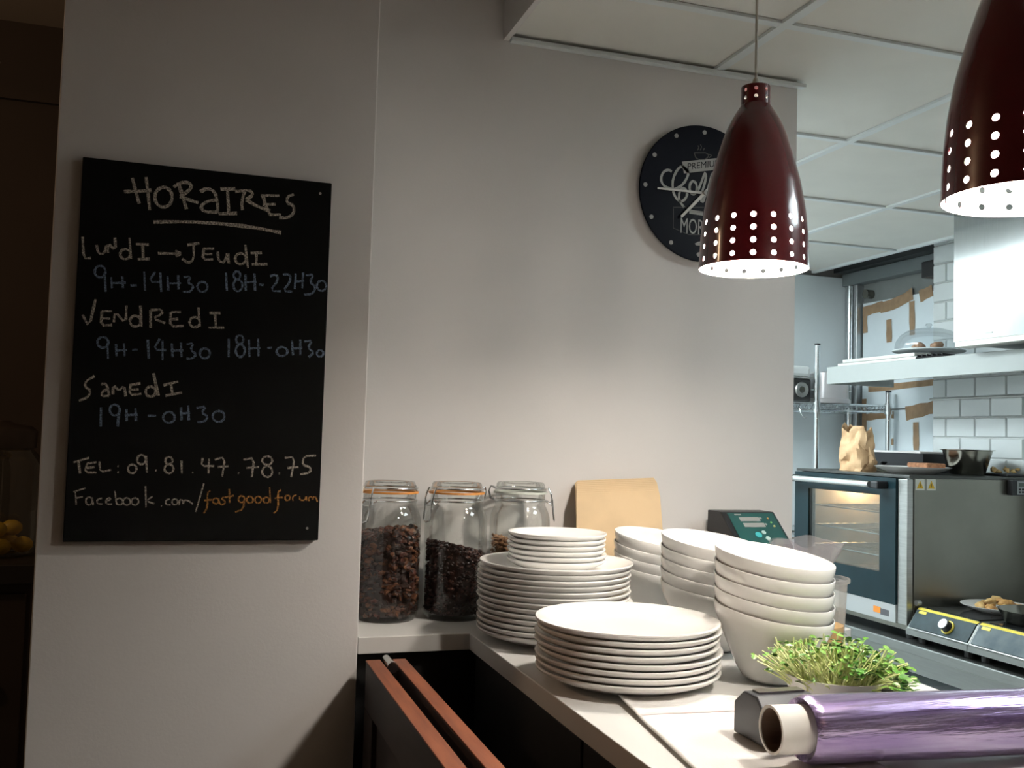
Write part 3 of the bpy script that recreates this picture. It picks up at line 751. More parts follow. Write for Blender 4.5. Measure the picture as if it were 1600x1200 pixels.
def fill(name, label, loc, level, piece, n, mats_, seed, tilt=(0, 0), flat=0.5):
    """loose contents: pieces packed against the glass and over the top, a core inside"""
    rr = random.Random(seed)
    b = MB()
    core = []
    N = 28
    for r_, zf in ((0.0, 0), (.043, 0), (.047, .1), (.047, 1), (0, 1)):
        core.append((r_, zf))
    rows = []
    for r_, zf in core:
        ring = []
        for i in range(N):
            a = 2 * math.pi * i / N
            x, y = r_ * math.cos(a), r_ * math.sin(a)
            zt = level + tilt[0] * x / .05 + tilt[1] * y / .05 - .006
            ring.append(b.bm.verts.new((x, y, .009 + zf * (zt - .009))))
        rows.append(ring)
    for A, B in zip(rows, rows[1:]):
        for i in range(N):
            b.bm.faces.new((A[i], A[(i + 1) % N], B[(i + 1) % N], B[i]))
    nf = len(b.bm.faces)
    for i in range(n):
        if i < n * .74:
            a = rr.uniform(0, 6.283)
            r_ = rr.uniform(.0505, .0545)
            zz = .010 + rr.random() * (level - .012 + tilt[0] * math.cos(a) + tilt[1] * math.sin(a))
            if zz < .016:
                r_ -= .007
        else:
            a = rr.uniform(0, 6.283)
            r_ = .053 * math.sqrt(rr.random())
            zz = level + tilt[0] * r_ * math.cos(a) / .05 + tilt[1] * r_ * math.sin(a) / .05 + rr.uniform(-.004, .004)
        s = piece * rr.uniform(.6, 1.25)
        b.chunk((r_ * math.cos(a), r_ * math.sin(a), zz), (s, s * .75, s * flat), rr.random(), .3)
    o = b.build(name, mats_[0], mats=mats_[1:])
    for i, p in enumerate(o.data.polygons):
        p.material_index = 0 if i < nf else ((i // 20) * 7919 % 101) % len(mats_)
    o.location = loc
    return tag(o, label, 'dry food', kind='stuff')


C1 = mat('pod_dark', (0.030, 0.011, 0.007), 0.55, var=0.4, vscale=60)
C2 = mat('pod_red', (0.085, 0.024, 0.012), 0.55, var=0.4, vscale=60)
C3 = mat('pod_tan', (0.16, 0.058, 0.022), 0.6, var=0.3, vscale=60)
D1 = mat('bean_dark', (0.028, 0.012, 0.010), 0.4, var=0.4, vscale=60)
D2 = mat('bean_brown', (0.075, 0.026, 0.018), 0.4, var=0.4, vscale=60)
E1 = mat('powder_brown', (0.24, 0.12, 0.06), 0.8, var=0.3, vscale=50)
E2 = mat('powder_tan', (0.36, 0.20, 0.11), 0.8, var=0.3, vscale=50)
J1, J2, J3 = (0.360, 1.835, W), (0.490, 1.830, W), (0.630, 1.858, W)
make_jar('glass jar of dark red dried pods beside the pillar, orange seal', J1, True, R(215))
make_jar('glass jar two thirds full of dark brown grains, middle of three', J2, True, R(200))
make_jar('glass jar without orange seal, half hidden behind the small plates', J3, False, R(-20))
fill('dried_pods', 'dark red brown dried pods filling the jar beside the pillar', J1, .163, .0080, 1300, [C1, C2, C1, C3], 3, (.006, -.002), .45)
fill('dark_grains', 'small dark brown grains heaped in the middle jar', J2, .133, .0040, 1500, [D1, D2, D1], 4, (-.012, -.004), .7)
fill('brown_flakes', 'light brown flakes in the jar behind the small plates', J3, .138, .0055, 900, [E1, E2], 5, (-.010, 0), .5)

# ================================================================ plates
ORD = ['topmost', 'second from the top', 'third from the top', 'fourth from the top', 'fifth from the top', 'sixth from the top', 'seventh from the top', 'eighth from the top',
       'ninth from the top', 'tenth from the top', 'eleventh from the top', 'second from the bottom', 'lowest']


def plate_mesh(name, k):
    pr = [(0, .0035), (.076, .0035), (.079, 0), (.085, 0), (.088, .0035), (.112, .0095), (.127, .0155), (.1328, .0195), (.1342, .0222), (.1335, .0240), (.1318, .0242), (.126, .0215), (.110, .0145), (.090, .0088), (.082, .0075), (0, .0072)]
    o = MB().lathe([(r_ * k, z_ * (0.6 + .4 * k)) for r_, z_ in pr], n=72).build(name, CERAM, smooth=45)
    me = o.data
    bpy.data.objects.remove(o)
    return me


def plate_stack(name, me, c, n, dz, z0, what, group, jit, seed):
    rr = random.Random(seed)
    for i in range(n):
        o = bpy.data.objects.new(name, me)
        COL.objects.link(o)
        o.location = (c[0] + rr.uniform(-jit, jit), c[1] + rr.uniform(-jit, jit), z0 + i * dz)
        o.rotation_euler = (0, 0, rr.uniform(0, 6))
        k = n - 1 - i
        w_ = ORD[k] if i > 1 or n < 3 else ('lowest' if i == 0 else 'second from the bottom')
        tag(o, what % w_, 'plate', group)


BIG = plate_mesh('dinner_plate', 1.0)
SMALL = plate_mesh('side_plate', 0.645)
plate_stack('dinner_plate', BIG, (0.613, 1.303), 8, .0097, W + .0003, 'white dinner plate, %s of the front stack', 'front stack of dinner plates', .0022, 11)
plate_stack('dinner_plate', BIG, (0.610, 1.600), 13, .0094, W + .0003, 'white dinner plate, %s in the tall stack under the small plates', 'tall stack of dinner plates', .0025, 12)
ZS = W + .0003 + 12 * .0094 + .0074
plate_stack('side_plate', SMALL, (0.612, 1.600), 6, .0090, ZS, 'small white plate, %s of the six on the tall stack', 'small plates on the tall stack', .0016, 13)

# ================================================================ slant-rimmed bowls
BO = [(0, 0), (.028, 0), (.036, .002), (.045, .008), (.054, .022), (.0645, .044), (.0735, .064), (.0795, .0775), (.0838, .0865), (.0862, .0955), (.0874, .1045)]
BI = [(.0870, .1058), (.0860, .1060), (.0850, .1045), (.0840, .0955), (.0810, .0845), (.0752, .071), (.0610, .045), (.0495, .026), (.040, .0135), (.028, .0085), (0, .008)]
dd = Vector((0.54, -0.84))


def bowl_mesh():
    b = MB()
    n = 64
    rows = []
    for r_, z_ in BO + BI:
        ring = []
        for i in range(n if r_ > 0 else 1):
            a = 2 * math.pi * i / n
            x, y = r_ * math.cos(a), r_ * math.sin(a)
            k = max(0, z_ - .012) / .093
            ring.append(b.bm.verts.new((x, y, z_ - 0.150 * (x * dd.x + y * dd.y) * k)))
        rows.append(ring)
    for A, B in zip(rows, rows[1:]):
        for i in range(n):
            j = (i + 1) % n
            if len(A) == 1:
                b.bm.faces.new((A[0], B[j], B[i]))
            elif len(B) == 1:
                b.bm.faces.new((A[i], A[j], B[0]))
            else:
                b.bm.faces.new((A[i], A[j], B[j], B[i]))
    o = b.build('salad_bowl', CERAM, smooth=50)
    me = o.data
    bpy.data.objects.remove(o)
    return me


BOWL = bowl_mesh()
for c, n, dz, what, gr in (((0.830, 1.262), 5, .0198, 'white slant-rimmed bowl, %s of the front bowl stack by the sprouts', 'front stack of bowls'),
                           ((0.846, 1.470), 5, .0192, 'white slant-rimmed bowl, %s of the middle bowl stack', 'middle stack of bowls'),
                           ((0.868, 1.712), 4, .0192, 'white slant-rimmed bowl, %s of the rear bowl stack by the paper bags', 'rear stack of bowls')):
    rr = random.Random(n * 31 + int(c[1] * 100))
    for i in range(n):
        o = bpy.data.objects.new('salad_bowl', BOWL)
        COL.objects.link(o)
        o.location = (c[0] + rr.uniform(-.0004, .0004), c[1] + rr.uniform(-.0004, .0004), W + .0003 + i * dz)
        o.rotation_euler = (0, 0, R(rr.uniform(-1.2, 1.2)))
        w_ = ORD[n - 1 - i] if i > 1 else ('lowest' if i == 0 else 'second from the bottom')
        tag(o, what % w_, 'bowl', gr)

# ================================================================ kraft bags leaning on the wall
for i in range(8):
    b = MB()
    hgt = .264 - .0036 * i
    x0, x1 = .772 - .0026 * i, .967 - .0026 * i
    y0 = 1.868 - i * .0046
    lean = .052
    r_ = .007
    P = [(x0 - .006, 0), (x1 + .006, 0), (x1 - .002 + .001 * i, hgt - r_), (x1 - r_ - .002, hgt + .004), (x0 + r_, hgt - .004), (x0 + .001 * i, hgt - r_ - .003)]
    b.prism([(px, y0 + lean * q / .25, W + .001 + q) for px, q in P], (0, -.0022, 0))
    o = b.build('paper_bag', KRAFT, bevel=.0006)
    tag(o, 'flat brown kraft paper bag in the bundle leaning on the wall', 'paper bag', 'bundle of kraft bags')

# ================================================================ price scale with tilted display
sc = thing('counter_scale', 'black countertop scale with green display panel near the wall end', 'scale', (1.14, 1.80, W))
MB().box(1.055, 1.212, 1.72, 1.92, W + .012, W + .05).build('base', BLACK, sc, bevel=.004)
for x in (1.07, 1.198):
    for y in (1.735, 1.905):
        MB().cyl((x, y, W + .0003), (x, y, W + .0125), .009, 12).build('foot', BLACK, sc)
MB().box(1.102, 1.182, 1.84, 1.90, W + .05, W + .145).build('neck', BLACK, sc, bevel=.003)
HP = [(1.775, W + .118), (1.775, W + .136), (1.850, W + .2015), (1.905, W + .2015), (1.905, W + .118)]
MB().prism([(1.082, y, z_) for y, z_ in HP], (.132, 0, 0)).build('head', BLACK, sc, bevel=.002)
a0, a1 = Vector((1.775, W + .136)), Vector((1.850, W + .2015))
nn = Vector((-(a1 - a0).y, (a1 - a0).x)).normalized()


def sp(u, v, h):
    p = a0 + (a1 - a0) * v + nn * h
    return (1.082 + .132 * u, p.x, p.y)


def slab(name, u0, u1, v0, v1, h0, h1, m_):
    b = MB().poly([sp(u, v, h) for h in (h0, h1) for u, v in ((u0, v0), (u1, v0), (u1, v1), (u0, v1))], [(3, 2, 1, 0), (4, 5, 6, 7), (0, 1, 5, 4), (1, 2, 6, 5), (2, 3, 7, 6), (3, 0, 4, 7)])
    return b.build(name, m_, sc)


TEAL = mat('teal_panel', (0.012, 0.075, 0.070), 0.4, var=0.1)
LCD = mat('lcd_grey', (0.30, 0.31, 0.30), 0.3, var=0.05)
slab('panel', .10, .95, .04, .95, .0002, .0012, TEAL)
slab('display', .27, .64, .70, .82, .0013, .002, LCD)
slab('display', .29, .68, .53, .65, .0013, .002, LCD)
slab('print_mark', .22, .34, .88, .92, .0013, .0018, LCD)
for u, v, r_, m_ in ((.46, .30, .0075, mat('teal_button', (0.05, 0.42, 0.45), 0.4)), (.58, .37, .005, mat('pale_button', (0.45, 0.60, 0.58), 0.4)), (.60, .20, .0055, mat('pale_button')),
                     (.66, .78, .003, LCD), (.70, .60, .003, LCD), (.80, .78, .0022, mat('amber_led', (.7, .3, .1), .4)), (.82, .66, .0022, mat('green_led', (.3, .6, .2), .4)), (.84, .55, .0024, mat('yellow_led', (.8, .7, .3), .4))):
    q = Vector(sp(u, v, .0012))
    e = Vector((0, nn.x, nn.y))
    MB().cyl(q, q + e * .0018, r_, 18).build('button', m_, sc)

# ================================================================ deli tub, crumpled bag
TUBM = clear('milky_plastic', (0.92, 0.92, 0.90), 0.5, 0.15, 0.05, 0.26, (0.75, 0.74, 0.72))
tc_ = (0.968, 1.352)
tub = thing('deli_tub', 'translucent plastic tub with amber liquid behind the sprouts', 'tub', (*tc_, W))
MB().lathe([(0, .001), (.038, .001), (.041, .004), (.044, .05), (.0445, .052), (.0485, .130), (.0495, .131), (.0525, .131), (.0530, .134), (.0525, .137), (.0490, .137)], (*tc_, W), 48).build('wall', TUBM, tub, smooth=45)
lq = MB().lathe([(0, .004), (.039, .004), (.0425, .047), (.0435, .062), (0, .062)], (*tc_, W), 40).build('amber_liquid', mat('amber', (0.55, 0.30, 0.05), 0.25, var=0.2))
tag(lq, 'amber liquid in the bottom of the plastic tub', 'liquid')
b = MB()
pts = []
NA, NR = 40, 12
rr = random.Random(5)
bc = (0.985, 1.425, W + .0005)
for j in range(NR):
    v = j / (NR - 1)
    ring = []
    for i in range(NA):
        a = 2 * math.pi * i / NA
        r_ = .035 + .015 * v + .030 * max(0, v - .6)
        p = Vector((math.cos(a) * r_ * 1.15, math.sin(a) * r_ * .42, .185 * v))
        nz = noise.noise_vector(Vector((math.cos(a) * 1.7, math.sin(a) * 1.7, v * 3.2)))
        p += Vector((nz.x * .016, nz.y * .006, nz.z * .012 * v))
        p.x += .012 * v
        ring.append(b.bm.verts.new(Vector(bc) + p))
    pts.append(ring)
for A, B in zip(pts, pts[1:]):
    for i in range(NA):
        b.bm.faces.new((A[i], A[(i + 1) % NA], B[(i + 1) % NA], B[i]))
b.bm.faces.new(pts[0][::-1])
bag = b.build('plastic_bag', clear('clear_film', (0.94, 0.93, 0.95), 0.7, 0.12, 0.06, 0.36, (0.62, 0.60, 0.62)), smooth=80)
tag(bag, 'crumpled clear plastic bag standing open behind the plastic tub', 'bag')

# ================================================================ towel, film roll, film cutter, paper, sprouts
b = MB()
NU, NV = 36, 40
LL = [Vector((.556, 1.212)), Vector((.492, .74))]
RR_ = [Vector((.718, 1.178)), Vector((.728, .74))]
g = []
for j in range(NV + 1):
    v = j / NV
    rowv = []
    for i in range(NU + 1):
        u = i / NU
        p = LL[0].lerp(LL[1], v).lerp(RR_[0].lerp(RR_[1], v), u)
        p.y += .014 * math.sin(u * 3.1) * (1 - v)
        nz = noise.noise(Vector((p.x * 9, p.y * 9, 0))) * .5 + .5 * noise.noise(Vector((p.x * 22, p.y * 18, 3)))
        zz = W + .0042 + .0035 * max(-.7, nz) + (.005 * max(0, 1 - u / .12) * max(0, 1 - v / .2))
        rowv.append(b.bm.verts.new((p.x, p.y, zz)))
    g.append(rowv)
for j in range(NV):
    for i in range(NU):
        b.bm.faces.new((g[j][i], g[j][i + 1], g[j + 1][i + 1], g[j + 1][i]))
twm = mat('towel_cotton', (0.72, 0.695, 0.67), 0.9, bump=0.15, bscale=400)
tw = b.build('dish_towel', twm, smooth=80)
tag(tw, 'white cotton dish towel with a faint pink stripe under the film roll', 'towel')
md = tw.modifiers.new('solid', 'SOLIDIFY')
md.thickness = .0018
md.offset = 1
b = MB()   # woven stripe
ps = []
for i in range(NU + 1):
    u = i / NU
    ps.append(LL[0].lerp(LL[1], .19).lerp(RR_[0].lerp(RR_[1], .19), u))
rows = []
for p in ps:
    row_ = []
    for dv in (.004, -.004):
        q = Vector((p.x, p.y + dv + .014 * math.sin((p.x - .54) * 14) * .8))
        nz = noise.noise(Vector((q.x * 9, q.y * 9, 0))) * .5 + .5 * noise.noise(Vector((q.x * 22, q.y * 18, 3)))
        row_.append(b.bm.verts.new((q.x, q.y, W + .0042 + .0035 * max(-.7, nz) + .0024)))
    rows.append(row_)
for A, B in zip(rows, rows[1:]):
    b.bm.faces.new((A[0], A[1], B[1], B[0]))
tag(b.build('pink_stripe', mat('pink_thread', (0.80, 0.58, 0.57), 0.9), tw), 'faint pink woven stripe')

RL = W + .009 + .0370
ax0, ax1 = Vector((.597, .910, RL)), Vector((1.02, .886, W + .0380))
ad = (ax1 - ax0).normalized()
QM = ad.to_track_quat('Z', 'Y').to_matrix()
rl = thing('film_roll', 'roll of shiny purple cling film with white core on the dish towel', 'cling film', (.80, .90, W + .008))
MB().lathe([(.0225, 0), (.0255, 0), (.0255, .42), (.0225, .42), (.0225, 0)], ax0, 40, QM).build('core', mat('core_card', (0.74, 0.72, 0.68), 0.7, var=0.05), rl, smooth=40)
MB().lathe([(.0222, .0015), (.0222, .41)], ax0, 32, QM).build('core_lining', mat('core_brown', (0.16, 0.10, 0.07), 0.8, var=0.1), rl)
FILM = mat('purple_film', (0.22, 0.15, 0.34), 0.24, 0.75, col2=(0.40, 0.32, 0.50), vscale=10, stretch=(.6, 9, 9), bump=0.5, bscale=16, coat=0.6)
b = MB()
prof = [(.0256, .036)]
rows = []
NL, NC = 60, 48
for j in range(NL + 1):
    s = .036 + (.420 - .036) * j / NL
    ring = []
    for i in range(NC):
        a = 2 * math.pi * i / NC
        r_ = .0358 + .0007 * noise.noise(Vector((s * 12, math.cos(a) * 2, math.sin(a) * 2))) + .0004 * math.sin(a * 3 + s * 8) + (.0007 if (s > .33 and s < .345) else 0)
        if j == 0:
            r_ -= .003
        ring.append(b.bm.verts.new(ax0 + QM @ Vector((r_ * math.cos(a), r_ * math.sin(a), s))))
    rows.append(ring)
for A, B in zip(rows, rows[1:]):
    for i in range(NC):
        b.bm.faces.new((A[i], A[(i + 1) % NC], B[(i + 1) % NC], B[i]))
inn = [b.bm.verts.new(ax0 + QM @ Vector((.0256 * math.cos(2 * math.pi * i / NC), .0256 * math.sin(2 * math.pi * i / NC), .040))) for i in range(NC)]
for i in range(NC):
    b.bm.faces.new((inn[i], inn[(i + 1) % NC], rows[0][(i + 1) % NC], rows[0][i]))
b.build('film', FILM, rl, smooth=60)

cu_ = thing('film_cutter', 'dark grey faceted film cutter box behind the purple roll', 'cutter', (.72, 1.00, W))
GR = mat('dark_grey_plastic', (0.045, 0.048, 0.055), 0.35, var=0.15)
sec = [(.957, W + .009), (.957, W + .040), (.978, W + .062), (1.005, W + .062), (1.026, W + .045), (1.026, W + .009)]
MB().prism([(.622, y, z_) for y, z_ in sec], (.075, .0, 0)).build('housing', GR, cu_, bevel=.002)
MB().box(.6975, .826, .962, 1.020, W + .009, W + .030).build('guide_tray', BLACK, cu_, bevel=.002)
MB().box(.8265, .838, .962, 1.020, W + .009, W + .050).build('end_cap', BLACK, cu_, bevel=.002)
MB().box(.630, .690, .984, .999, W + .0622, W + .0645).build('blade_rail', DARKSTEEL, cu_)

# paper and dish of sprouts
b = MB()
NU, NV = 14, 10
g = []
for j in range(NV + 1):
    row_ = []
    for i in range(NU + 1):
        u, v = i / NU, j / NV
        p = Vector((.730, 1.050)).lerp(Vector((.930, 1.032)), u).lerp(Vector((.770, 1.175)).lerp(Vector((1.000, 1.155)), u), v)
        curl = .026 * max(0, 1 - v / .28) ** 1.4 * max(0, math.cos(u * 12))
        row_.append(b.bm.verts.new((p.x, p.y, W + .0012 + curl)))
    g.append(row_)
for j in range(NV):
    for i in range(NU):
        b.bm.faces.new((g[j][i], g[j][i + 1], g[j + 1][i + 1], g[j + 1][i]))
ps_ = b.build('paper_sheet', mat('tray_paper', (0.80, 0.80, 0.76), 0.6, var=0.03), smooth=80)
md = ps_.modifiers.new('solid', 'SOLIDIFY')
md.thickness = .0006
tag(ps_, 'white paper sheet with curled edge under the dish of sprouts', 'paper')
dx, dy = .820, 1.100
ds = MB().lathe([(0, .0022), (.046, .0022), (.052, .006), (.068, .045), (.070, .050), (.0675, .050), (.050, .012), (0, .010)], (dx, dy, W), 48).build('sprout_dish', CERAM, smooth=45)
tag(ds, 'white round dish holding the green sprouts', 'dish')
sr = thing('sprouts', 'mat of pale stemmed green sprouts growing in the white dish', 'sprouts', (dx, dy, W + .012))
MB().lathe([(0, .012), (.047, .0125), (.060, .036), (.030, .042), (0, .044)], (dx, dy, W), 24).build('root_mat', mat('root_mat', (0.42, 0.36, 0.17), 0.9, var=0.4, vscale=80, bump=0.4, bscale=200), sr)
STEM = mat('stem_pale', (0.80, 0.82, 0.46), 0.45, col2=(0.60, 0.68, 0.26), vscale=30)
LEAF1 = mat('sprout_leaf', (0.055, 0.19, 0.022), 0.35, col2=(0.22, 0.42, 0.07), vscale=38)
bs, bl = MB(), MB()
rr = random.Random(21)
for k in range(680):
    a = rr.uniform(0, 6.283)
    q = math.sqrt(rr.random())
    x, y = dx + q * .064 * math.cos(a), dy + q * .058 * math.sin(a)
    side = (x - dx) / .064      # -1 left: tangled bare stems, +1 right: leafy, drooping
    h = rr.uniform(.022, .062) * (1.05 - .12 * max(0, side))
    out = q * rr.uniform(.2, 1.0) * (1 if side > -.1 or math.sin(a) > 0 else .3)
    lean = Vector((math.cos(a) * out + .25 * side + rr.uniform(-.6, .6), math.sin(a) * out + rr.uniform(-.5, .5) - (.22 if side > 0 else -.1), 1)).normalized()
    drop = max(0, q - .6) * rr.uniform(0, 3.4) * (1.4 if side > 0 else .15)
    p0 = Vector((x, y, W + .034))
    path = [p0]
    bend = Vector((rr.uniform(-1, 1), rr.uniform(-1, 1), rr.uniform(-.6, .2))) * .015
    for s in (.3, .55, .8, 1.0):
        path.append(p0 + lean * h * s + bend * s * s - Vector((0, 0, drop * h * .5 * s * s)))
    bs.tube(path, rr.uniform(.0007, .00125), 4)
    tip = path[-1]
    if rr.random() < .22 + .62 * (side + 1) / 2:
        for s_ in range(2 if side < 0 else rr.choice((2, 2, 3))):
            w_ = rr.uniform(.0062, .0112) * (1 if side > -.1 else .7)
            ang = rr.uniform(0, 6.283) + s_ * 2.6
            d1 = Vector((math.cos(ang), math.sin(ang) - .25, rr.uniform(-.5, .5))).normalized()
            d2 = d1.cross(Vector((rr.uniform(-.4, .4), rr.uniform(-.4, .4), 1))).normalized()
            up_ = d2.cross(d1)
            L6 = [(0, 0, 0), (.35, .40, .10), (.85, .52, .06), (1.25, .28, -.05), (1.35, 0, -.12), (1.25, -.28, -.05), (.85, -.52, .06), (.35, -.40, .10), (.7, 0, -.08)]
            vv = [tip + (d1 * a_ + d2 * b_ + up_ * c_) * w_ for a_, b_, c_ in L6]
            bl.poly(vv, [(8, i, (i + 1) % 8) for i in range(8)])
tag(bs.build('stems', STEM, sr, smooth=80), kind='stuff')
tag(bl.build('leaves', LEAF1, sr), kind='stuff')

# ================================================================ kitchen: oven
OX, OY0, OY1, OZ0, OZ1 = 2.40, 2.835, 3.505, 0.806, 1.352
ov = thing('convection_oven', 'stainless convection oven with dark glass door and lit window', 'oven', (2.67, 3.17, 0.772))
DG = mat('dark_door_glass', (0.012, 0.028, 0.034), 0.10, var=0.1, spec=0.2)
SIDE = mat('oven_side_steel', (0.28, 0.27, 0.235), 0.36, 1.0, var=0.10, vscale=4)
MB().box(OX + .035, XT - .012, OY0, OY0 + .02, OZ0 + .02, OZ1 - .012).build('side_panel', SIDE, ov)
MB().box(OX + .035, XT - .012, OY1 - .02, OY1, OZ0 + .02, OZ1 - .012).build('side_panel', SIDE, ov)
MB().box(OX + .01, XT - .012, OY0 - .004, OY1 + .004, OZ1 - .0115, OZ1).build('top_panel', mat('oven_top_dark', (0.10, 0.10, 0.095), 0.3, 0.8), ov, bevel=.002)
MB().box(OX + .02, XT - .012, OY0 + .002, OY1 - .002, OZ0, OZ0 + .019).build('bottom_panel', SIDE, ov)
MB().box(OX + .008, OX + .034, OY0 + .004, OY0 + .052, OZ0 + .02, OZ1 - .014).build('front_stile', STEEL, ov, bevel=.002)
for y in (OY0 + .04, OY1 - .04):
    for x in (OX + .06, XT - .08):
        MB().cyl((x, y, .7725), (x, y, OZ0), .018, 12).build('foot', BLACK, ov)
# cavity, open to the front
CY0, CY1, CZ0, CZ1, CX1 = OY0 + .085, OY1 - .05, .955, 1.318, XT - .10
b = MB()
x0 = OX + .036
b.face([(CX1, CY0, CZ0), (CX1, CY1, CZ0), (CX1, CY1, CZ1), (CX1, CY0, CZ1)])
b.face([(x0, CY0, CZ0), (CX1, CY0, CZ0), (CX1, CY0, CZ1), (x0, CY0, CZ1)])
b.face([(x0, CY1, CZ0), (CX1, CY1, CZ0), (CX1, CY1, CZ1), (x0, CY1, CZ1)])
b.face([(x0, CY0, CZ0), (CX1, CY0, CZ0), (CX1, CY1, CZ0), (x0, CY1, CZ0)])
b.face([(x0, CY0, CZ1), (CX1, CY0, CZ1), (CX1, CY1, CZ1), (x0, CY1, CZ1)])
b.build('cavity', mat('cavity_enamel', (0.42, 0.40, 0.36), 0.35, 0.6, var=0.2), ov)
MB().chunk((CX1 - .03, 3.22, 1.262), (.018, .018, .018), 1, 0, 2).build('oven_lamp', mat('oven_glow', (1, .8, .5), .5, emit=(1.0, .62, .30), estr=260), ov)
for zz in (1.045, 1.125, 1.205):
    b = MB()
    for k in range(2):
        y = CY0 + .006 + k * (CY1 - CY0 - .012)
        b.tube([(x0 + .01, y, zz), (CX1 - .01, y, zz)], .003, 6)
    for x in (x0 + .012, CX1 - .012):
        b.tube([(x, CY0 + .006, zz), (x, CY1 - .006, zz)], .003, 6)
    for k in range(9):
        x = x0 + .05 + k * .045
        b.tube([(x, CY0 + .008, zz + .003), (x, CY1 - .008, zz + .003)], .0016, 5)
    b.build('oven_rack', CHROME, ov)
# door hinged at the far side: glass frame, clear pane, steel sill, handle
dr = MB()
DY0, DY1 = OY0 + .055, OY1 - .002
WY0, WY1, WZ0, WZ1 = 2.975, 3.410, .995, 1.274
DZ0, DZ1 = .890, OZ1 - .013
for a in ((DY0, WY0, DZ0, DZ1), (WY1, DY1, DZ0, DZ1), (WY0, WY1, DZ0, WZ0), (WY0, WY1, WZ1, DZ1)):
    dr.box(OX, OX + .034, *a)
door = dr.build('door', DG, ov, weld=True)
MB().box(OX + .004, OX + .010, WY0 + .0005, WY1 - .0005, WZ0 + .0005, WZ1 - .0005).build('window_pane', clear('oven_pane', (0.80, 0.82, 0.80), 0.40, 0.03, 0.03), door)
hm = MB().cyl((OX - .038, 2.985, 1.312), (OX - .038, 3.495, 1.312), .0115, 16)
hm.build('handle', mat('satin_handle', (0.78, 0.78, 0.76), 0.3, 0.9), door, smooth=40)
for y in (2.955, 3.48):
    MB().box(OX - .05, OX - .0005, y - .028, y + .012, 1.298, 1.326).build('handle_mount', BLACK, door, bevel=.005)
MB().box(OX + .002, OX + .034, DY0, DY1, OZ0 + .02, DZ0 - .002).build('sill', mat('satin_sill', (0.56, 0.57, 0.57), 0.4, 0.7), ov)
MB().box(OX + .0005, OX + .0018, 2.968, 3.006, .846, .868).build('badge', mat('badge_orange', (0.75, 0.25, 0.03), 0.5), ov)
MB().box(OX + .0005, OX + .0018, 2.924, 2.967, .842, .864).build('badge', mat('badge_dark', (0.10, 0.10, 0.11), 0.5), ov)
for k, x in enumerate((2.412, 2.461)):
    s_ = MB().box(x + .027, x + .066, OY0 - .0012, OY0 - .0002, 1.300, 1.340).build('warning_sticker', mat('sticker_white', (0.72, 0.72, 0.66), 0.5), ov)
    MB().prism([(x + .032, OY0 - .0014, 1.306), (x + .061, OY0 - .0014, 1.306), (x + .0465, OY0 - .0014, 1.334)], (0, -.0006, 0)).build('triangle', mat('warning_yellow', (0.72, 0.45, 0.02), 0.5), s_)
    MB().box(x + .0455, x + .0475, OY0 - .0026, OY0 - .0021, 1.311, 1.324).build('mark', BLACK, s_)
cp = MB().box(2.848, 2.935, OY0 - .028, OY0 - .0005, 1.286, 1.342).build('control_box', BLACK, ov, bevel=.002)
MB().box(2.868, 2.934, OY0 - .0295, OY0 - .0285, 1.290, 1.338).build('keypad', mat('keypad_grey', (0.40, 0.42, 0.42), 0.5), cp)
for i in range(4):
    for j in range(2):
        MB().box(2.874 + .015 * i, 2.884 + .015 * i, OY0 - .0312, OY0 - .0298, 1.295 + .010 * j, 1.302 + .010 * j).build('key', BLACK, cp)
MB().box(2.874, 2.928, OY0 - .0312, OY0 - .0298, 1.318, 1.332).build('display', mat('display_dim', (0.12, 0.15, 0.13), 0.3), cp)
MB().cyl((OX + .037, OY0 - .008, .905), (OX + .055, OY0 - .008, .905), .010, 10).build('hinge', STEEL, ov)
op = MB().lathe([(0, .003), (.06, .003), (.065, 0), (.07, .004), (.11, .016), (.112, .019), (.07, .008), (0, .007)], (2.68, 3.10, 1.1302), 40).build('oven_plate', CERAM, smooth=45)
tag(op, 'white plate on the rack inside the lit oven', 'plate')
for k in range(3):
    o = MB().chunk((2.65 + .05 * k, 3.10 + .03 * (k % 2), 1.150), (.035, .028, .014), 40 + k, .2, 2).build('baked_piece', mat('baked_crust', (0.36, 0.20, 0.08), 0.7, var=0.3, vscale=40), smooth=80)
    tag(o, 'browned piece of food on the plate inside the oven', 'food', 'food on the plate in the oven')

# ================================================================ steel table under the line
tb = thing('steel_table', 'long stainless steel table carrying the oven and hotplates', 'table', (2.68, 2.6, 0))
MB().box(2.385, XT - .012, 1.3, 3.62, .737, .772).build('top', STEELH, tb, bevel=.004)
MB().box(2.425, 2.44, 1.32, 3.60, .665, .736).build('apron', STEELH, tb)
for x in (2.44, 2.90):
    for y in (1.36, 2.46, 3.56):
        MB().box(x, x + .04, y - .02, y + .02, 0, .736).build('leg', STEEL, tb)
MB().box(2.43, 2.94, 1.34, 3.58, .20, .225).build('lower_shelf', STEELH, tb)
for k, (y, m_, h) in enumerate(((2.70, 'grey_white_panel', .30), (2.95, 'white_paper', .36), (3.25, 'grey_white_panel', .33))):
    cr = thing('storage_crate', ['pale grey crate under the steel table, nearest the hotplates', 'white crate under the steel table, between two grey ones', 'pale grey crate under the steel table, below the oven'][k], 'crate', (2.68, y, .2255))
    mm = MATS[m_]
    MB().box(2.52, 2.86, y - .11, y + .11, .2255, .235).build('bottom', mm, cr)
    for a in ((2.52, 2.53, y - .11, y + .11), (2.85, 2.86, y - .11, y + .11), (2.5305, 2.8495, y - .11, y - .10), (2.5305, 2.8495, y + .10, y + .11)):
        MB().box(*a, .2355, .2355 + h).build('side', mm, cr)
    MB().box(2.510, 2.87, y - .118, y + .118, .236 + h, .25 + h).build('lid', mm, cr, bevel=.003)

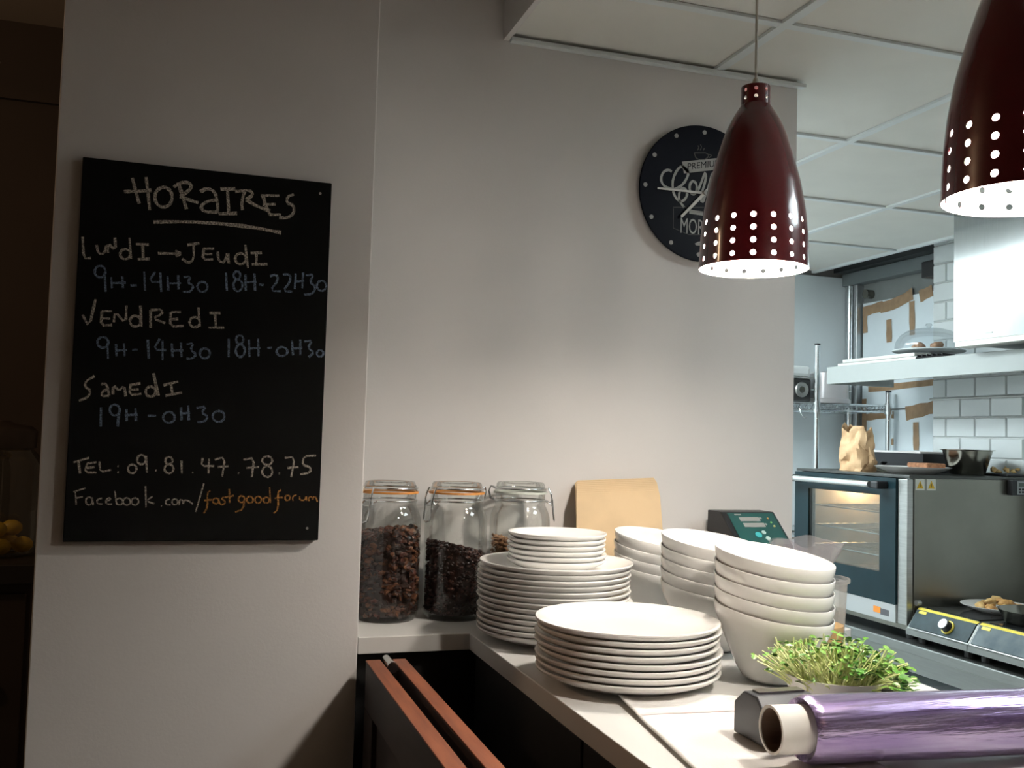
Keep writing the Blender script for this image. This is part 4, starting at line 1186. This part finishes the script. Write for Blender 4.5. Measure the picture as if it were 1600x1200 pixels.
# ================================================================ hotplates
YEL = mat('yellow_stripe', (0.72, 0.58, 0.08), 0.45, var=0.15, vscale=40)
PANEL = mat('hotplate_panel', (0.040, 0.060, 0.067), 0.55, var=0.3, vscale=16, spec=0.25)
PANELW = mat('hotplate_panel_worn', (0.05, 0.075, 0.088), 0.55, col2=(0.13, 0.16, 0.17), vscale=13, spec=0.25)


def hotplate(y0, y1, label, worn):
    t = thing('hotplate', label, 'hotplate', (2.66, (y0 + y1) / 2, .7725), 'hotplates beside the oven')
    prof = [(2.395, .800), (2.395, .818), (2.402, .822), (2.445, .884), (2.452, .889), (2.93, .889), (2.93, .800)]
    MB().prism([(x, y0, z_) for x, z_ in prof], (0, y1 - y0, 0)).build('body', STEELH, t)
    MB().prism([(2.4035, y0 + .006, .8260), (2.4430, y0 + .006, .8830), (2.4405, y0 + .006, .8845), (2.4010, y0 + .006, .8275)], (0, y1 - y0 - .012, 0)).build('control_panel', PANELW if worn else PANEL, t)
    MB().prism([(2.4405, y0 + .004, .8846), (2.4430, y0 + .004, .8832), (2.4520, y0 + .004, .8895), (2.4505, y0 + .004, .8915)], (0, y1 - y0 - .008, 0)).build('yellow_stripe', YEL, t)
    MB().prism([(2.4325, y1 - .055, .8735), (2.4385, y1 - .055, .8822), (2.4372, y1 - .055, .8830), (2.4312, y1 - .055, .8743)], (0, .035, 0)).build('yellow_mark', YEL, t)
    MB().box(2.466, 2.90, y0 + .02, y1 - .02, .8892, .8935).build('glass_top', mat('ceran_black', (0.012, 0.013, 0.014), 0.08, var=0.2), t)
    for x in (2.44, 2.88):
        for y in (y0 + .035, y1 - .035):
            MB().cyl((x, y, .7727), (x, y, .800), .016, 10).build('foot', BLACK, t)
    if not worn:
        n_ = Vector((-.83, 0, .56))
        c0 = Vector((2.418, 2.652, .8535))
        MB().cyl(c0, c0 + n_ * .005, .024, 28).build('dial_ring', YEL, t, smooth=40)
        kb = MB().cyl(c0 + n_ * .0051, c0 + n_ * .026, .0195, 28, .018).build('knob', BLACK, t, smooth=40)
        MB().cyl(c0 + n_ * .0262, c0 + n_ * .029, .0172, 28).build('knob_cap', mat('knob_white', (0.80, 0.79, 0.80), 0.3), kb, smooth=40)
    return t


hotplate(2.5465, 2.8280, 'black hotplate with white knob and yellow stripe beside the oven', False)
hotplate(2.2600, 2.5435, 'black hotplate with smeared panel, cut off by the right edge', True)

# plate of roast pieces and a pan on the hotplates
fp = MB().lathe([(0, .003), (.07, .003), (.074, 0), (.08, .003), (.118, .018), (.122, .022), (.119, .0225), (.08, .009), (0, .0075)], (2.668, 2.690, .8937), 56).build('food_plate', CERAM, smooth=45)
tag(fp, 'white plate of roast pieces standing on the hotplate', 'plate')
RO = mat('roast_gold', (0.52, 0.30, 0.09), 0.55, col2=(0.30, 0.13, 0.04), vscale=60)
PALE = mat('potato_pale', (0.66, 0.48, 0.22), 0.6, col2=(0.50, 0.30, 0.10), vscale=50)
rr = random.Random(8)
for k in range(13):
    a, q = k * 2.4, .075 * math.sqrt((k + .4) / 13)
    o = MB().chunk((2.668 + q * math.cos(a), 2.690 + q * math.sin(a), .8937 + .017 + (.016 if k < 4 else 0)), (rr.uniform(.018, .028), rr.uniform(.014, .02), rr.uniform(.009, .014)), 60 + k, .18, 2).build('roast_piece', RO if k % 2 == 0 else PALE, smooth=80)
    tag(o, 'golden roast piece heaped on the plate on the hotplate', 'food', 'roast pieces on the plate')
pn = thing('frying_pan', 'dark frying pan at the right edge beside the plate of roast pieces', 'pan', (2.60, 2.47, .8937))
MB().lathe([(0, .0005), (.085, .0005), (.092, .004), (.112, .042), (.1135, .044), (.111, .044), (.090, .007), (0, .004)], (2.60, 2.468, .8937), 48).build('body', DARKSTEEL, pn, smooth=45)
MB().tube([(2.70, 2.42, .930), (2.78, 2.36, .945), (2.86, 2.30, .95)], .009, 8).build('handle', BLACK, pn, smooth=60)

# ================================================================ things on top of the oven
TZ = OZ1 + .0005
# brown paper bag, crumpled, open at the top
b = MB()
NA, NR = 36, 16
rows = []
cx, cy = 2.510, 3.245
for j in range(NR):
    v = j / (NR - 1)
    ring = []
    for i in range(NA):
        a = 2 * math.pi * i / NA
        ca, sa = math.cos(a), math.sin(a)
        k = 1 / max(abs(ca), abs(sa)) * .75 + .25
        hx, hy = .048 * (1 - .25 * v), .068 * (1 - .12 * v * v)
        p = Vector((ca * k * hx, sa * k * hy, .150 * v))
        nz = noise.noise_vector(Vector((ca * 1.6, sa * 1.6, v * 3.5))) + .5 * noise.noise_vector(Vector((ca * 4.2, sa * 4.2, v * 8)))
        amp = .015 if v > .05 else .004
        p += Vector((nz.x * amp, nz.y * amp, nz.z * .030 * v))
        p.z += .028 * v ** 6 * abs(sa)
        p.z = max(p.z, 0)
        ring.append(b.bm.verts.new(Vector((cx, cy, TZ)) + p))
    rows.append(ring)
for A, B in zip(rows, rows[1:]):
    for i in range(NA):
        b.bm.faces.new((A[i], A[(i + 1) % NA], B[(i + 1) % NA], B[i]))
b.bm.faces.new(rows[0][::-1])
o = b.build('lunch_bag', mat('lunch_kraft', (0.50, 0.31, 0.16), 0.7, col2=(0.62, 0.42, 0.24), vscale=18, bump=0.5, bscale=30), smooth=30)
tag(o, 'crumpled brown paper bag standing open on top of the oven', 'paper bag')
md = o.modifiers.new('solid', 'SOLIDIFY')
md.thickness = .0008

bt = thing('baking_tin', 'black baking tin with papers on it at the back of the oven top', 'tin', (2.80, 3.30, TZ))
b = MB().box(2.72, 2.90, 3.12, 3.46, TZ, TZ + .004)
b.build('bottom', BLACK, bt)
for a in ((2.72, 2.725, 3.12, 3.46), (2.895, 2.90, 3.12, 3.46), (2.7255, 2.8945, 3.12, 3.125), (2.7255, 2.8945, 3.455, 3.46)):
    MB().box(*a, TZ + .0042, TZ + .075).build('side', BLACK, bt)
b = MB().prism([(2.715, 3.13, TZ + .0755), (2.905, 3.12, TZ + .0755), (2.90, 3.44, TZ + .0755), (2.715, 3.45, TZ + .0755)], (0, 0, .008))
tag(b.build('paper_stack', mat('grey_paper', (0.60, 0.58, 0.57), 0.8, var=0.1), bevel=.001), 'stack of pale papers lying on the black baking tin', 'paper')

pl = MB().lathe([(0, .003), (.075, .003), (.08, 0), (.086, .003), (.128, .020), (.138, .026), (.1345, .0265), (.09, .010), (0, .008)], (2.585, 3.020, TZ), 56).build('bread_plate', CERAM, smooth=45)
tag(pl, 'white plate with a brown slice on top of the oven', 'plate')
b = MB()
b.prism([(2.585, 2.945, TZ + .0235), (2.655, 2.925, TZ + .0235), (2.675, 3.045, TZ + .0235), (2.600, 3.070, TZ + .0235)], (0, 0, .018))
o = b.build('bread_slice', mat('bread_crumb', (0.34, 0.15, 0.07), 0.8, var=0.35, vscale=60, bump=0.4, bscale=120), bevel=.005)
tag(o, 'reddish brown bread slice on the plate on the oven', 'bread')
ld_ = thing('saucepan_lid', 'steel lid lying between the paper bag and the plate on the oven', 'lid', (2.635, 3.245, TZ))
MB().lathe([(0, .022), (.02, .021), (.058, .012), (.070, .004), (.073, .001), (.073, 0), (.069, .0025), (.05, .010), (0, .019)], (2.637, 3.245, TZ), 40).build('cover', DARKSTEEL, ld_, smooth=50)
MB().lathe([(0, .022), (.008, .022), (.008, .03), (.014, .034), (.012, .040), (0, .041)], (2.637, 3.245, TZ), 16).build('knob', BLACK, ld_, smooth=50)
mb_ = MB().lathe([(0, .002), (.058, .002), (.062, .005), (.088, .092), (.097, .094), (.097, .0965), (.087, .095), (.0595, .007), (0, .0045)], (2.790, 2.965, TZ), 56).build('mixing_bowl', DARKSTEEL, smooth=40)
tag(mb_, 'polished steel mixing bowl on top of the oven', 'bowl')
tr_ = MB().lathe([(0, .001), (.075, .001), (.082, .004), (.100, .016), (.101, .018), (.082, .007), (0, .004)], (2.852, 2.852 + .085, TZ), 40).build('snack_tray', BLACK, smooth=45)
bpy.data.objects.remove(tr_)
tr_ = MB().prism([(2.858, 2.842, TZ), (2.942, 2.842, TZ), (2.942, 3.02, TZ), (2.858, 3.02, TZ)], (0, 0, .010)).build('snack_tray', BLACK, bevel=.003)
tag(tr_, 'flat black tray of golden chips at the right of the oven top', 'tray')
rr = random.Random(17)
for k in range(12):
    x = 2.870 + .012 * (k % 6) + rr.uniform(-.004, .004)
    y = 2.858 + .045 * (k // 6) + rr.uniform(0, .04)
    o = MB().chunk((x, y, TZ + .0185 + .004 * (k % 3)), (.012, .010, .006), 90 + k, .2, 1).build('potato_chip', PALE, smooth=80)
    tag(o, 'golden chip on the black tray on the oven', 'food', 'chips on the black tray')

# ================================================================ wall shelf and what stands on it
sh = thing('wall_shelf', 'deep white metal shelf on the tiled kitchen wall', 'shelf', (2.79, 3.0, 1.72))
SHM = mat('white_shelf', (0.40, 0.43, 0.42), 0.35, var=0.03)
MB().box(2.625, XT - .004, 1.9, 3.585, 1.776, 1.790).build('top', SHM, sh)
MB().box(2.610, 2.6245, 1.9, 3.585, 1.716, 1.790).build('front_lip', SHM, sh, bevel=.002)
MB().box(2.625, XT - .004, 3.575, 3.585, 1.716, 1.775).build('end_lip', SHM, sh)
for y in (1.95, 2.35):
    MB().prism([(2.66, y, 1.7755), (XT - .001, y, 1.7755), (XT - .001, y, 1.64)], (0, .012, 0)).build('bracket', SHM, sh)
ra = MB().cyl((XT - .03, 1.9, 1.655), (XT - .03, 3.32, 1.655), .005, 10)
for y in (2.0, 2.5, 2.9, 3.28):
    ra.box(XT - .03, XT - .0005, y - .004, y + .004, 1.651, 1.659)
tag(ra.build('hanging_rail', STEEL), 'thin steel rail fixed to the tiles under the shelf', 'rail')
SZ = 1.7903
for k, (x0, y0, y1, h) in enumerate(((2.64, 3.06, 3.55, 0), (2.650, 3.09, 3.53, .0165))):
    t = thing('oven_tray', ['pale oven tray lying on the wall shelf, lower of two', 'pale oven tray stacked on the other tray on the wall shelf'][k], 'tray', (2.78, 3.3, SZ + h), 'trays on the wall shelf')
    MB().box(x0 + .008, 2.93, y0 + .008, y1 - .008, SZ + h, SZ + h + .003).build('bottom', STEELH, t)
    for a in ((x0, x0 + .0075, y0, y1), (2.9305, 2.938, y0, y1), (x0 + .008, 2.930, y0, y0 + .0075), (x0 + .008, 2.930, y1 - .0075, y1)):
        MB().box(*a, SZ + h, SZ + h + .014).build('rim', mat('tray_rim', (0.70, 0.70, 0.66), 0.35, 0.3), t, bevel=.001)
rk = thing('grill_rack', 'small black grill rack lying on the wall shelf before the dome', 'rack', (2.68, 3.02, SZ))
for k in range(6):
    MB().tube([(2.632 + .004 * k, 3.055 - .022 * k, SZ + .014), (2.70, 3.045 - .022 * k, SZ + .010)], .0045, 6).build('bar', BLACK, rk)
MB().tube([(2.634, 3.06, SZ + .005), (2.654, 2.925, SZ + .005)], .005, 6).build('frame_bar', BLACK, rk)
dm = thing('cake_dome', 'clear glass cake dome on a pale stand on the wall shelf', 'cake dome', (2.785, 3.165, SZ + .0335))
DC = (2.785, 3.165, SZ + .0335)
MB().lathe([(0, 0), (.06, 0), (.064, .006), (.132, .010), (.138, .014), (.136, .018), (0, .0165)], DC, 48).build('stand', mat('pale_stand', (0.62, 0.66, 0.68), 0.3), dm, smooth=45)
MB().lathe([(.128, .0185), (.1285, .035), (.122, .056), (.108, .077), (.084, .094), (.05, .104), (.02, .107), (0, .108)], DC, 56).build('dome', clear('dome_glass', (0.93, 0.95, 0.96), 0.4, 0.02, 0.05, 0.06, (0.7, 0.75, 0.78)), dm, smooth=60)
MB().lathe([(0, .108), (.008, .109), (.008, .114), (.014, .119), (.011, .125), (0, .126)], DC, 20).build('dome_knob', clear('dome_glass'), dm, smooth=60)
for k, (x, y) in enumerate(((2.76, 3.20), (2.80, 3.15), (2.77, 3.10), (2.73, 3.15))):
    o = MB().chunk((x, y, SZ + .0335 + .031), (.026, .020, .014), 120 + k, .15, 2).build('pastry', mat('pastry_brown', (0.50, 0.27, 0.15), 0.7, var=0.3, vscale=50), smooth=80)
    tag(o, 'small brown pastry under the glass cake dome', 'pastry', 'pastries under the dome')

# ================================================================ extractor hood
hd = thing('extractor_hood', 'brushed steel extractor hood above the hotplates at the right', 'hood', (2.75, 2.3, 1.80))
HS = mat('hood_steel', (0.42, 0.44, 0.44), 0.17, 1.0, var=0.06, vscale=10, stretch=(1, 30, 1))
MB().box(2.550, 2.565, 1.5, 2.775, 1.828, ZC - .004).build('front_panel', HS, hd)
MB().box(2.5655, XT - .003, 2.760, 2.775, 1.828, ZC - .004).build('end_panel', HS, hd)
MB().box(2.5655, XT - .003, 1.5, 2.7595, ZC - .02, ZC - .004).build('roof_panel', HS, hd)
MB().box(2.535, 2.600, 1.5, 2.755, 1.806, 1.8275).build('drip_lip', mat('hood_lip', (0.58, 0.57, 0.52), 0.35, 0.9), hd, bevel=.003)
for k in range(3):
    MB().box(2.61, 2.93, 1.55 + .4 * k, 1.93 + .4 * k, 1.812, 1.832).build('filter', STEELH, hd)
MB().box(2.5488, 2.5499, 2.60, 2.63, 1.845, 1.850).build('badge', DARKSTEEL, hd)

# ================================================================ wire rack with pots
wr = thing('wire_rack', 'chrome wire shelving rack in the far kitchen corner', 'rack', (2.86, 3.80, 0))
for x, y, zt in ((2.690, 3.765, 1.905), (3.030, 3.700, 1.70), ):
    MB().cyl((x, y, 0.0), (x, y, zt), .0125, 16).build('post', CHROME, wr, smooth=40)
    MB().lathe([(0, 0), (.0135, 0), (.0135, .008), (0, .010)], (x, y, zt), 14).build('post_cap', BLACK, wr)
    for zz in (1.60, 1.02):
        MB().lathe([(.0128, 0), (.0175, 0), (.0155, .05), (.0128, .05)], (x, y, zz), 18).build('collar', CHROME, wr, smooth=40)
for zz in (1.60, 1.02):
    f_ = MB()
    cs = [(2.690, 3.765), (3.030, 3.700), (3.030, 4.02), (2.690, 4.02)]
    for (xa, ya), (xb, yb) in zip(cs, cs[1:] + cs[:1]):
        f_.tube([(xa, ya, zz + .040), (xb, yb, zz + .040)], .004, 6)
        f_.tube([(xa, ya, zz + .010), (xb, yb, zz + .010)], .004, 6)
        zig = []
        for k in range(25):
            t = k / 24
            zig.append((xa + (xb - xa) * t, ya + (yb - ya) * t, zz + (.038 if k % 2 else .012)))
        f_.tube(zig, .0022, 5)
    # the shelf also runs on to the left behind the wall end
    f_.tube([(2.30, 3.80, zz + .040), (2.690, 3.765, zz + .040)], .004, 6)
    f_.tube([(2.30, 3.80, zz + .010), (2.690, 3.765, zz + .010)], .004, 6)
    f_.tube([(2.30 + .0163 * k, 3.80 - .00146 * k, zz + (.038 if k % 2 else .012)) for k in range(25)], .0022, 5)
    f_.build('shelf_frame', CHROME, wr, smooth=60)
    g_ = MB()
    for k in range(26):
        x = 2.32 + k * .0284
        g_.tube([(x, 3.80 - .19 * max(0, (x - 2.69)) - .05 * 0, zz + .044), (x, 4.018, zz + .044)], .0016, 5)
    tag(g_.build('wire_grid', CHROME, wr, smooth=60), kind='stuff')
for y in (3.80,):
    MB().cyl((2.30, y, 0.0), (2.30, y, 1.905), .0125, 16).build('post', CHROME, wr, smooth=40)
PZ = 1.6465
pt = thing('upturned_pot', 'upturned pale metal pot on the wire rack', 'pot', (2.80, 3.89, PZ))
MB().lathe([(.094, 0), (.100, 0), (.100, .018), (.092, .022), (.086, .110), (.084, .140), (.078, .146), (0, .147), (0, .143), (.076, .142), (.082, .110), (.088, .022), (.094, .018), (.094, 0)], (2.828, 3.87, PZ), 48).build(
    'body', mat('pale_metal', (0.62, 0.60, 0.61), 0.3, 0.35, var=0.05), pt, smooth=40)
for s in (-1, 1):
    MB().tube([(2.828 + s * .088, 3.85, PZ + .06), (2.828 + s * .112, 3.85, PZ + .06), (2.828 + s * .112, 3.89, PZ + .06), (2.828 + s * .088, 3.89, PZ + .06)], .004, 6).build('handle', CHROME, pt, smooth=60)
ap = thing('countertop_cooker', 'black cooker with round dial and white lid on the wire rack', 'appliance', (2.58, 3.88, PZ))
MB().box(2.46, 2.688, 3.805, 3.985, PZ, PZ + .105).build('body', mat('cooker_black', (0.03, 0.03, 0.03), 0.3), ap, bevel=.008)
MB().box(2.455, 2.692, 3.800, 3.99, PZ + .106, PZ + .116).build('rim', STEEL, ap, bevel=.003)
MB().box(2.46, 2.688, 3.806, 3.985, PZ + .1165, PZ + .165).build('lid', mat('cooker_lid', (0.70, 0.74, 0.74), 0.4), ap, bevel=.014)
RXc = Matrix.Rotation(R(90), 3, 'X')
MB().lathe([(.016, 0), (.033, 0), (.035, .006), (.031, .010), (.016, .010), (.016, 0)], (2.634, 3.805, PZ + .055), 32, RXc).build('dial', STEEL, ap, smooth=40)
MB().lathe([(0, 0), (.0155, 0), (.0155, .006), (0, .007)], (2.634, 3.805, PZ + .055), 24, RXc).build('dial_glass', DARKSTEEL, ap)
hk = MB().tube([(2.60, 3.765, 1.6105), (2.60, 3.757, 1.59), (2.615, 3.753, 1.57), (2.627, 3.750, 1.575)], .003, 6).build('hook', CHROME, smooth=60)
tag(hk, 'small chrome hook hanging from the wire rack', 'hook')

# ================================================================ dim room at the left
sb = thing('sideboard', 'dark sideboard in the dim room at the far left', 'sideboard', (-0.9, 3.3, 0))
DK = mat('dark_wood', (0.012, 0.009, 0.008), 0.5, var=0.2)
MB().box(-1.6, -0.38, 3.02, 3.60, 1.00, 1.055).build('top', DK, sb, bevel=.003)
MB().box(-1.56, -0.42, 3.06, 3.56, 0.0, 0.999).build('body', mat('sideboard_brown', (0.030, 0.020, 0.014), 0.6, var=0.1), sb)
for k in range(2):
    d_ = MB().box(-1.54 + .56 * k, -0.99 + .56 * k, 3.045, 3.0595, .05, .97).build('door', mat('sideboard_brown'), sb, bevel=.002)
    MB().lathe([(0, 0), (.014, 0), (.02, .01), (.016, .018), (0, .02)], (-1.03 + .52 * k, 3.045, .72), 16, RX).build('knob', DK, d_)
dj = thing('drink_jar', 'large glass jar of lemons with dark lid in the dim left room', 'jar', (-0.545, 3.25, 1.0553))
JC = (-0.545, 3.25, 1.0555)
MB().lathe([(0, .003), (.10, .003), (.112, .012), (.118, .05), (.118, .26), (.10, .30), (.085, .315), (.085, .335)], JC, 40).build('glass_body', clear('dim_glass', (0.80, 0.84, 0.82), 0.6, 0.03, 0.05), dj, smooth=50)
MB().lathe([(.09, .320), (.093, .320), (.095, .370), (.080, .385), (.03, .392), (.02, .40), (0, .402)], JC, 40).build('lid', mat('dark_lid', (0.03, 0.022, 0.018), 0.4), dj, smooth=50)
rr = random.Random(4)
for k in range(8):
    a, q = (k * 1.2566, .068) if k < 5 else (k * 2.094 + .6, .040)
    o = MB().chunk((JC[0] + q * math.cos(a), JC[1] + q * math.sin(a), JC[2] + .030 + (.048 if k >= 5 else 0)), (.031, .025, .025), 200 + k, .02, 2).build('lemon', mat('lemon_skin', (0.62, 0.38, 0.03), 0.45, var=0.1, vscale=60), smooth=80)
    tag(o, 'yellow lemon at the bottom of the large jar in the dim room', 'lemon', 'lemons in the large jar')
